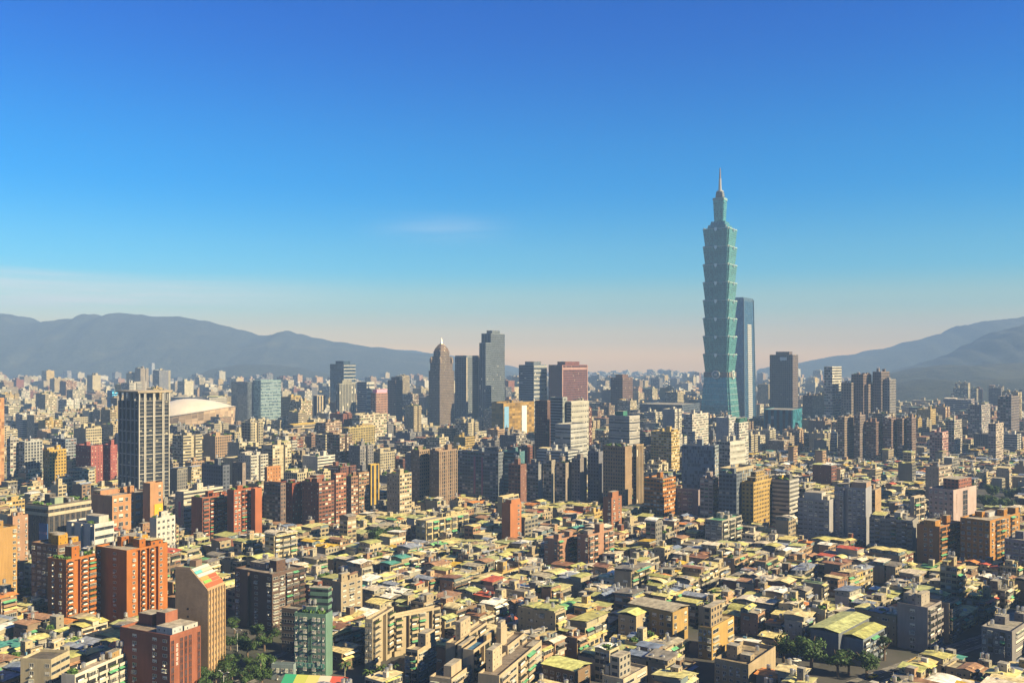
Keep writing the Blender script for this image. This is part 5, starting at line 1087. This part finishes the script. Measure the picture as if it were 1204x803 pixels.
mid_fabric(905, 1300, 27, 34, (13, 34), 21, .05, lambda x, y: pxof(x, y) < 880 and not (pxof(x, y) < 240 and y < 1000))
mid_fabric(1250, 1900, 30, 34, (14, 38), 22, .10, lambda x, y: pxof(x, y) < 960)
mid_fabric(1250, 1900, 30, 42, (14, 38), 23, .10, lambda x, y: pxof(x, y) >= 960)
mid_fabric(1900, 3000, 36, 34, (14, 42), 24, .10)
mid_fabric(3000, 4600, 40, 34, (12, 38), 25, .12, lambda x, y: not (x > .40 * y))
mid_fabric(4600, 8200, 56, 30, (10, 34), 26, .10, lambda x, y: not (x > .36 * y) and not (x < -.06 * y and y > 5500))
def block(th, s, near):
    r = random.Random(s['seed']); hx, hy, h = s['hx'], s['hy'], s['h']; v = r.uniform(.85, 1.12) * (1.05 if s['cy'] > 2500 else 1.0); w = tuple(min(.8, x * v) for x in PAL[s['wi']])
    fm = r.choice(('f_apart', 'f_apart', 'f_dense', 'f_grid', 'f_ribbon', 'f_strip2') if s['cy'] < 2500 else ('f_small', 'f_grid', 'f_party', 'f_apart')); fs = r.choice((fm, 'f_party', 'f_small', 'f_apart'))
    if near:
        m = th.part('wall'); d = min(2.2, hx * .3); k = r.random()
        if k < .6 and hy > 6:
            y0, y1 = hy * r.uniform(-.35, -.1), hy * r.uniform(.1, .35)
            m.prism([(-hx, -hy), (hx, -hy), (hx, y0), (hx - d, y0), (hx - d, y1), (hx, y1), (hx, hy), (-hx, hy)], 0, h, [fs, fm, 'wall', 'f_small', 'wall', fm, fs, fm], w, 'roof_flat', (.32, .30, .26), bay=2.9, off=(r.randint(0, 300), r.randint(0, 300)))
            for x0, x1, ya, yb in ((-hx, hx, -hy + .02, -hy + .3), (-hx, hx, hy - .3, hy - .02), (-hx + .02, -hx + .3, -hy + .31, hy - .31), (hx - .3, hx - .02, -hy + .31, y0 - .02), (hx - .3, hx - .02, y1 + .02, hy - .31)): th.part('parapet').box(x0 + .02, x1 - .02, ya, yb, h + .01, h + .9, 'wall', w, bottom=True)
        else: m.shell(-hx, hx, -hy, hy, h, .9, [fs, fm, fs, fm], w, (.32, .30, .26), bay=2.9)
        roof_kit(th, -hx + .5, hx - .5, -hy + .5, hy - .5, h, w, r, 'k')
    else:
        o = (r.randint(0, 400), r.randint(0, 400)); m = th.part('wall'); m.prism([(-hx, -hy), (hx, -hy), (hx, hy), (-hx, hy)], 0, h, [fs, fm, fs, fm], w, 'roof_flat', r.choice(((.34, .31, .26), (.30, .30, .18), (.24, .22, .20), (.42, .38, .30), (.2, .3, .24), (.4, .2, .14))), bay=3, off=o)
        for _ in range(r.randint(1, 2)): x, y, e = r.uniform(-.5, .5) * hx, r.uniform(-.5, .5) * hy, r.uniform(2.5, 6); m.box(x - hx * .28, x + hx * .28, y - hy * .3, y + hy * .3, h + .01, h + e, 'f_party', w, 'roof_flat', (.38, .35, .30))

# ------------------------------------------------------------------ labels that single out one house among its neighbours
ANCH = [h for h in HEROES if h[4]]
ORD = ['', 'second ', 'third ', 'fourth ', 'fifth ', 'sixth ', 'seventh ', 'eighth ', 'ninth ', 'tenth ', 'eleventh ', 'twelfth ', 'thirteenth ', 'fourteenth ', 'fifteenth ', 'sixteenth ', 'seventeenth ', 'eighteenth ', 'nineteenth ', 'twentieth '] + ['twenty-%s ' % w for w in ('first', 'second', 'third', 'fourth', 'fifth', 'sixth', 'seventh', 'eighth', 'ninth')] + ['thirtieth '] + ['thirty-%s ' % w for w in ('first', 'second', 'third', 'fourth', 'fifth', 'sixth', 'seventh', 'eighth', 'ninth')]
STO = ['', 'one', 'two', 'three', 'four', 'five', 'six', 'seven', 'eight', 'nine', 'ten', 'eleven', 'twelve']
def scr(x, y): return CX + x / y * F, HZ + K / y
SEEN_LABELS = {}
def place_words(s):
    px, py = scr(s['cx'], s['cy']); best = None
    for D, xl, xr, yv, ref, hx_, hy_, hh in ANCH:
        ax, ay = scr(hx_, hy_); d = math.hypot(px - ax, (py - ay) * 2.2)
        if best is None or d < best[0]: best = (d, ax, ay, ref)
    d, ax, ay, ref = best; dx, dy = px - ax, (py - ay) * 2.2
    rel = ('right of' if dx > 0 else 'left of') if abs(dx) > abs(dy) else ('in front of' if dy > 0 else 'behind')
    return d, rel, ref
def label_all(specs, phrase):
    rows = []
    for s in specs: d, rel, ref = place_words(s); rows.append((d, s, rel, ref))
    rows.sort(key=lambda t: t[0])
    for d, s, rel, ref in rows:
        for p in phrase(s):
            key = (p, rel, ref); n = SEEN_LABELS.get(key, 0)
            t = f'{p}, {ORD[min(n, len(ORD) - 1)]}{rel} {ref}'
            if len(t.replace(',', '').split()) <= 16: break
        SEEN_LABELS[key] = n + 1; s['label'] = t
def art(w): return 'an ' + w if w[0] in 'aeiou' else 'a ' + w
def storeys(n): return f'{STO[n]}-storey ' if n < len(STO) else 'tall '

SPECS.sort(key=lambda s: -s['size']); MID.sort(key=lambda s: -s['size'])
tin = [s for s in SPECS if s['k'] == 'tin']; flat = [s for s in SPECS if s['k'] == 'flat']
NB = 295
label_all(tin[:NB], lambda s: [f"{storeys(s['nf'])}{WALL_NAME[s['wi']]} house with {TIN_NAME[s['ti']]} tin roof", f"{WALL_NAME[s['wi']]} house with {TIN_NAME[s['ti']]} tin roof", f"{WALL_NAME[s['wi']]} house, {TIN_NAME[s['ti']]} tin roof"])
label_all(flat[:NB], lambda s: [f"{storeys(s['nf'])}{WALL_NAME[s['wi']]} walk-up with flat cluttered roof", f"{WALL_NAME[s['wi']]} walk-up with flat cluttered roof"])
label_all(MID[:NB], lambda s: [f"{storeys(s['nf'])}{PAL_NAME[s['wi']]} apartment block", f"{PAL_NAME[s['wi']]} apartment block"])
for lst, nm, cat, grp in ((tin, 'tin_roof_house', 'house', 'tin-roofed houses packed below the hill'), (flat, 'walk_up_house', 'house', 'flat-roofed walk-ups among the low houses')):
    for i, s in enumerate(lst[:NB]):
        th = Thing(nm, s['label'], cat, (s['cx'], s['cy'], 0), s['rz'], grp); house(th, s, s['cy'] < 600); th.done()
for s in MID[:NB]:
    th = Thing('apartment_block', s['label'], 'apartment block', (s['cx'], s['cy'], 0), s['rz'], 'mid-rise apartment blocks of the town'); block(th, s, True); th.done()
buf = MB()
for s in tin[NB:] + flat[NB:]: house(Merged(buf, (s['cx'], s['cy'], 0), s['rz']), s, False)
if buf.f: tag(buf.build('low_house_fabric'), kind='stuff')
buf = MB()
for s in MID[NB:]: block(Merged(buf, (s['cx'], s['cy'], 0), s['rz']), s, False)
tag(buf.build('distant_town_fabric'), kind='stuff')
print('houses', len(tin), len(flat), 'mid', len(MID), 'heroes', len(HEROES))

# ------------------------------------------------------------------ trees, palms
def crown_mesh(k, n=1500, flat=.75):
    def fn(mb):
        r = random.Random(100 + k); blobs = []
        for i in range(15):
            a, d, z = r.random() * 6.28, r.random() ** .5 * .72, r.uniform(-.45, .75); blobs.append((d * cos(a), d * sin(a), z * flat, r.uniform(.26, .44)))
        for i in range(n):
            bx, by, bz, br = r.choice(blobs); u, v = r.uniform(-1, 1), r.random() * 6.28; q_ = sqrt(1 - u * u); e = br * r.uniform(.75, 1.12)
            p = Vector((bx + e * q_ * cos(v), by + e * q_ * sin(v), bz + e * u * .8)); nn = (Vector((q_ * cos(v), q_ * sin(v), u + .3)) + Vector((r.uniform(-.6, .6), r.uniform(-.6, .6), r.uniform(-.6, .6)))).normalized()
            t = nn.orthogonal().normalized(); b2 = nn.cross(t); ang = r.random() * 6.28; t, b2 = t * cos(ang) + b2 * sin(ang), b2 * cos(ang) - t * sin(ang); s = r.uniform(.06, .12); g = r.uniform(.6, 1.6)
            mb.face([tuple(p - t * s), tuple(p - b2 * s * .6), tuple(p + t * s), tuple(p + b2 * s * .6)], 'leaf', (.032 * g, .062 * g, .014 * g))
    return cached(('crown', k), fn)
def trunk_mesh(k):
    def fn(mb):
        r = random.Random(k); mb.tube((0, 0, 0), (0, 0, .5), .055, 'bark', (.14, .10, .07), .04)
        for i in range(5): a = i * 1.26 + r.random(); mb.tube((0, 0, .35 + .03 * i), (.35 * cos(a), .35 * sin(a), .72 + .05 * i), .028, 'bark', (.14, .10, .07), .01)
    return cached(('trunk', k), fn)
def tree(px, py, rad, ht, label, group=None, k=0, name='tree', cat='tree'):
    D = depth(py); r = random.Random(int(px * 31 + py)); t = Thing(name, label, cat, (gx(px, D), D, 0), r.random() * 6, group)
    t.unit('trunk', trunk_mesh(k % 3), (0, 0, 0), 0, (ht, ht, ht)); t.unit('crown', crown_mesh(k % 4), (0, 0, max(rad * .72, ht - rad * .75)), r.random() * 6, (rad, rad, rad * r.uniform(.85, 1.05)))
TW = ['nearest', 'second', 'third', 'fourth', 'fifth', 'sixth', 'seventh', 'eighth', 'ninth', 'tenth', 'eleventh', 'twelfth', 'thirteenth', 'fourteenth', 'fifteenth', 'sixteenth', 'seventeenth', 'eighteenth', 'nineteenth', 'twentieth']
park = sorted([(241, 816, 3.3, 6.7), (265, 815, 3.4, 6.7), (290, 811, 4.1, 8.2), (308, 809, 4.4, 8.9), (237, 806, 4.0, 7.9), (254, 803, 3.5, 7.0), (273, 802, 3.8, 7.5), (294, 800, 3.3, 6.5), (312, 796, 4.7, 9.3), (268, 792, 4.4, 8.7), (249, 790, 4.8, 9.6), (295, 789, 3.1, 6.2), (311, 785, 3.3, 6.5), (278, 783, 3.2, 6.4), (249, 778, 4.7, 9.4), (291, 774, 4.7, 9.5), (238, 768, 4.6, 9.3), (311, 765, 4.4, 8.8), (271, 764, 3.4, 6.8), (256, 761, 3.6, 7.2), (338, 760, 3.7, 7.4), (285, 758, 3.3, 6.5), (320, 756, 3.5, 7.1), (302, 754, 3.8, 7.7), (239, 754, 3.2, 6.4), (338, 747, 4.5, 9.0), (253, 745, 3.2, 6.4), (276, 745, 3.7, 7.4)], key=lambda t: -t[1])
for i, (x, y, a, b) in enumerate(park): tree(x, y, a, b, f'leafy street tree in the park by the avenue, {ORD[i].strip()} counted back from the bottom edge' if i else 'leafy street tree in the park by the avenue, closest to the bottom edge', 'street trees by the avenue', i)
for i, (x, y, a, b, l) in enumerate([(954, 789, 7.2, 15, 'large round dark tree with a sunlit rim, tallest by the car park'), (921, 781, 6.0, 13, 'dark shaded tree touching the car park, before the round one'), (985, 795, 5.6, 11, 'spreading tree below the sage-roofed warehouse, between two round trees'), (998, 793, 5.0, 10, 'bushy tree directly below the sage-roofed warehouse wall'), (1019, 797, 5.6, 11.5, 'round dark tree beside the blue-grey shed'), (936, 811, 4.0, 9, 'small bright green tree below the car park'), (1040, 776, 3.2, 11, 'slim tree against the balconies beside the blue-grey shed'), (697, 612, 8, 13, 'lone bright green tree before the red brick turret'), (1080, 690, 6, 12, 'dark tree between low roofs under the orange pair'), (1070, 686, 5.5, 11, 'dark tree crowded against low roofs under the orange pair, slimmer one'), (1092, 694, 5, 10, 'small dark tree nearest the orange pair in the shade'), (659, 795, 3.2, 9, 'small leafy tree among tin roofs above the lime shed')]): tree(x, y, a, b, l, None, i)
rt = random.Random(77); grove = []
for (x0, x1, y0, y1, n, l) in ((1122, 1204, 584, 606, 26, 'dark tree in the grove behind the pinkish office'), (550, 634, 508, 520, 16, 'dark tree in the park under the tall slate tower'), (446, 484, 518, 531, 9, 'dark tree in the grove by the long cream apartment slab'), (208, 300, 512, 520, 14, 'tree in the row before the dome'), (432, 470, 638, 647, 8, 'dark tree in the little grove before the brick row')):
    for i in range(n):
        x, y = rt.uniform(x0, x1), rt.uniform(y0, y1); D = depth(y)
        if free(gx(x, D), D, 0, 2, 2, 0): grove.append((y, x, l))
cnt = {}
for y, x, l in sorted(grove, reverse=True):
    n = cnt.get(l, 0); cnt[l] = n + 1; rad = rt.uniform(5, 8) * (1 if y > 560 else 1.3); tree(x, y, rad, rad * 2.1, f'{l}, {"nearest" if n == 0 else ORD[n].strip()} to the viewer' if n == 0 else f'{l}, {ORD[n].strip()} counted from the viewer', 'trees of the distant groves', n)
def frond_mesh():
    def fn(mb):
        for s in (-1, 1):
            P = [(0, 0, 0), (.9, 0, .35), (1.8, 0, .25), (2.6, 0, -.35), (3.0, 0, -1.0)]
            for i in range(4):
                a, b = P[i], P[i + 1]; w0, w1 = (.15, .42, .45, .3)[i], (.42, .45, .3, .05)[i]
                mb.face([a, b, (b[0], s * w1, b[2] - .16), (a[0], s * w0, a[2] - .16)], 'leaf', (.06, .10, .022))
    return cached(('frond',), fn)
def palm(px, py, ht, label):
    D = depth(py); t = Thing('palm_tree', label, 'palm', (gx(px, D), D, 0), 0, 'palms along the lower street'); r = random.Random(px)
    t.part('trunk').tube((0, 0, 0), (.2, .1, ht), .24, 'bark', (.36, .31, .25), .15, 8)
    for i in range(14):
        o = t.unit('frond', frond_mesh(), (.2, .1, ht - .1), i * 2.4); o.rotation_euler = (0, R(r.uniform(-38, 22)), i * 2.4 + r.random() * .4)
    t.done()
for x, y, h, l in ((306, 806, 12, 'tall palm with a pale trunk in the park by the avenue'), (405, 813, 11, 'palm standing alone between the slim green office and the cream balcony tower'), (434, 812, 7.5, 'short palm at the foot of the cream balcony tower'), (447, 811, 9, 'middle palm of three below the cream balcony tower'), (464, 812, 10, 'tallest palm of three below the cream balcony tower')): palm(x, y, h, l)

# ------------------------------------------------------------------ cars, lamps, market tent
def car_meshes(col, taxi):
    def body(mb):
        pr = [(-2.2, .35), (2.2, .35), (2.25, .75), (1.9, .92), (.95, .98), (-1.75, 1.0), (-2.2, .9)]; mb.profile([(x, z) for x, z in pr], 'x', -.86, .86, 'gloss', col)
    def body2(mb):
        for p in (0,):
            pr = [(-2.2, .35), (2.2, .35), (2.25, .75), (1.9, .92), (.95, .98), (-1.75, 1.0), (-2.2, .9)]
            mb.profile(pr, 'y', -.86, .86, 'gloss', col); mb.profile([(-1.2, 1.43), (.15, 1.43), (.2, 1.36), (-1.25, 1.36)], 'y', -.64, .64, 'gloss', col)
            if taxi: mb.box(-.7, -.4, -.25, .25, 1.44, 1.6, 'paint', (.6, .55, .3))
    def cab(mb): mb.profile([(-1.75, 1.0), (.95, .985), (.2, 1.36), (-1.25, 1.36)], 'y', -.74, .74, 'glass_dark', (.03, .035, .04))
    def wheel(mb):
        n = 10; A = [(.32 * cos(2 * pi * i / n), .32 * sin(2 * pi * i / n)) for i in range(n)]; mb.profile(A, 'y', -.1, .1, 'paint', (.02, .02, .02)); mb.profile([(x * .6, z * .6) for x, z in A], 'y', -.112, .112, 'steel', (.5, .5, .5))
    return cached(('body', col), body2), cached(('windows', col), cab), cached(('wheel', 0), wheel)
def car(x, y, rz, col, label, cat='car', group=None):
    t = Thing('taxi' if cat == 'taxi' else 'parked_car', label, cat, (x, y, .02), rz, group); b, c, w = car_meshes(col, cat == 'taxi')
    t.unit('body', b, (0, 0, 0)); t.unit('cabin', c, (0, 0, 0))
    for sx in (-1.35, 1.35):
        for sy in (-.8, .8): t.unit('wheel', w, (sx, sy, .32))
cw, ck, cs, cy_ = (.7, .69, .66), (.03, .03, .035), (.4, .41, .43), (.70, .42, .02)
for i, (t, c, l) in enumerate(((0, cw, 'white car at the near end of the car park row'), (1, ck, 'black car second in the car park row'), (2, cw, 'white car third in the car park row, beside a black one'), (3, cs, 'silver car fourth in the car park row'), (4, cw, 'white car at the far end of the car park row'), (5, ck, 'dark car under the shaded tree past the car park row'))):
    car(117 + t * 2.5 * cos(R(36)) + 3, 403 + t * 3.6, R(20), c, l, 'car', 'cars in the car park')
for u, s, c, l, k in ((.16, 1.6, cy_, 'yellow taxi on the lower street beside the blue-grey shed', 'taxi'), (.50, -2, cy_, 'yellow taxi in the middle of the lower street', 'taxi'), (.56, 2.2, cy_, 'yellow taxi passing another taxi on the lower street', 'taxi'), (.72, -2.2, cw, 'white car at the dark bend of the lower street', 'car'), (.86, 2.2, cs, 'silver car in the shade past the bend of the lower street', 'car'), (.33, -2.4, ck, 'black car on the lower street between the taxis', 'car')):
    x, y = 140 + 68 * u, 380 + 52 * u; n = math.hypot(68, 52); car(x - 52 / n * s, y + 68 / n * s, atan2(52, 68) + (0 if s < 0 else pi), c, l, k, 'traffic on the lower street')
for u, s, c, l in ((.15, 3, cw, 'white car on the avenue near the bottom edge'), (.4, -3, ck, 'black car on the avenue behind the slim green office'), (.62, 3, cs, 'silver car on the avenue beside the dark brown terrace tower')):
    x, y = -130 + 38 * u, 352 + 76 * u; car(x + .89 * s, y - .45 * s, atan2(94, 47), c, l, 'car', 'traffic on the avenue')
def lamp(px, py, ht, label):
    D = depth(py); t = Thing('street_lamp', label, 'street lamp', (gx(px, D), D, 0), R(-27)); t.part('pole').tube((0, 0, 0), (0, 0, ht), .12, 'paint', (.5, .5, .48), .08)
    for s in (-1, 1): m = MB(); m.tube((0, 0, ht - .1), (s * 2.2, 0, ht + .7), .07, 'paint', (.5, .5, .48)); o = m.build('arm', t.o); m2 = MB(); m2.box(s * 2.2 - .5, s * 2.2 + .5, -.2, .2, ht + .62, ht + .8, 'paint', (.55, .55, .52), bottom=True); m2.build('lamp_head', o)
    t.done()
lamp(279, 766, 9.5, 'two-armed street lamp above the park trees beside the wedge-roofed tower'); lamp(263, 818, 9, 'two-armed street lamp at the bottom edge beside the park')
def tent():
    D = depth(838); t = Thing('market_tent', 'striped canopy in green, yellow, cream and red at the bottom edge', 'canopy', (gx(366, D), D, 0), R(-8)); cols = [(.04, .30, .16), (.42, .44, .10), (.55, .48, .16), (.60, .50, .40), (.50, .10, .07)]; w = 4.6
    for i, c in enumerate(cols): m = MB(); m.profile([(-2, 10.6), (3.5, 12.9), (9, 10.6), (9, 10.7), (3.5, 13.0), (-2, 10.7)], 'x', -11.5 + w * i + .01, -11.5 + w * (i + 1) - .01, 'paint', c); m.build('canopy', t.o)
    for x in (-11, 11):
        for y in (-1.6, 8.6): m = MB(); m.box(x - .12, x + .12, y - .12, y + .12, 0, 10.62, 'paint', (.5, .5, .5)); m.build('post', t.o)
    t.done()
tent()
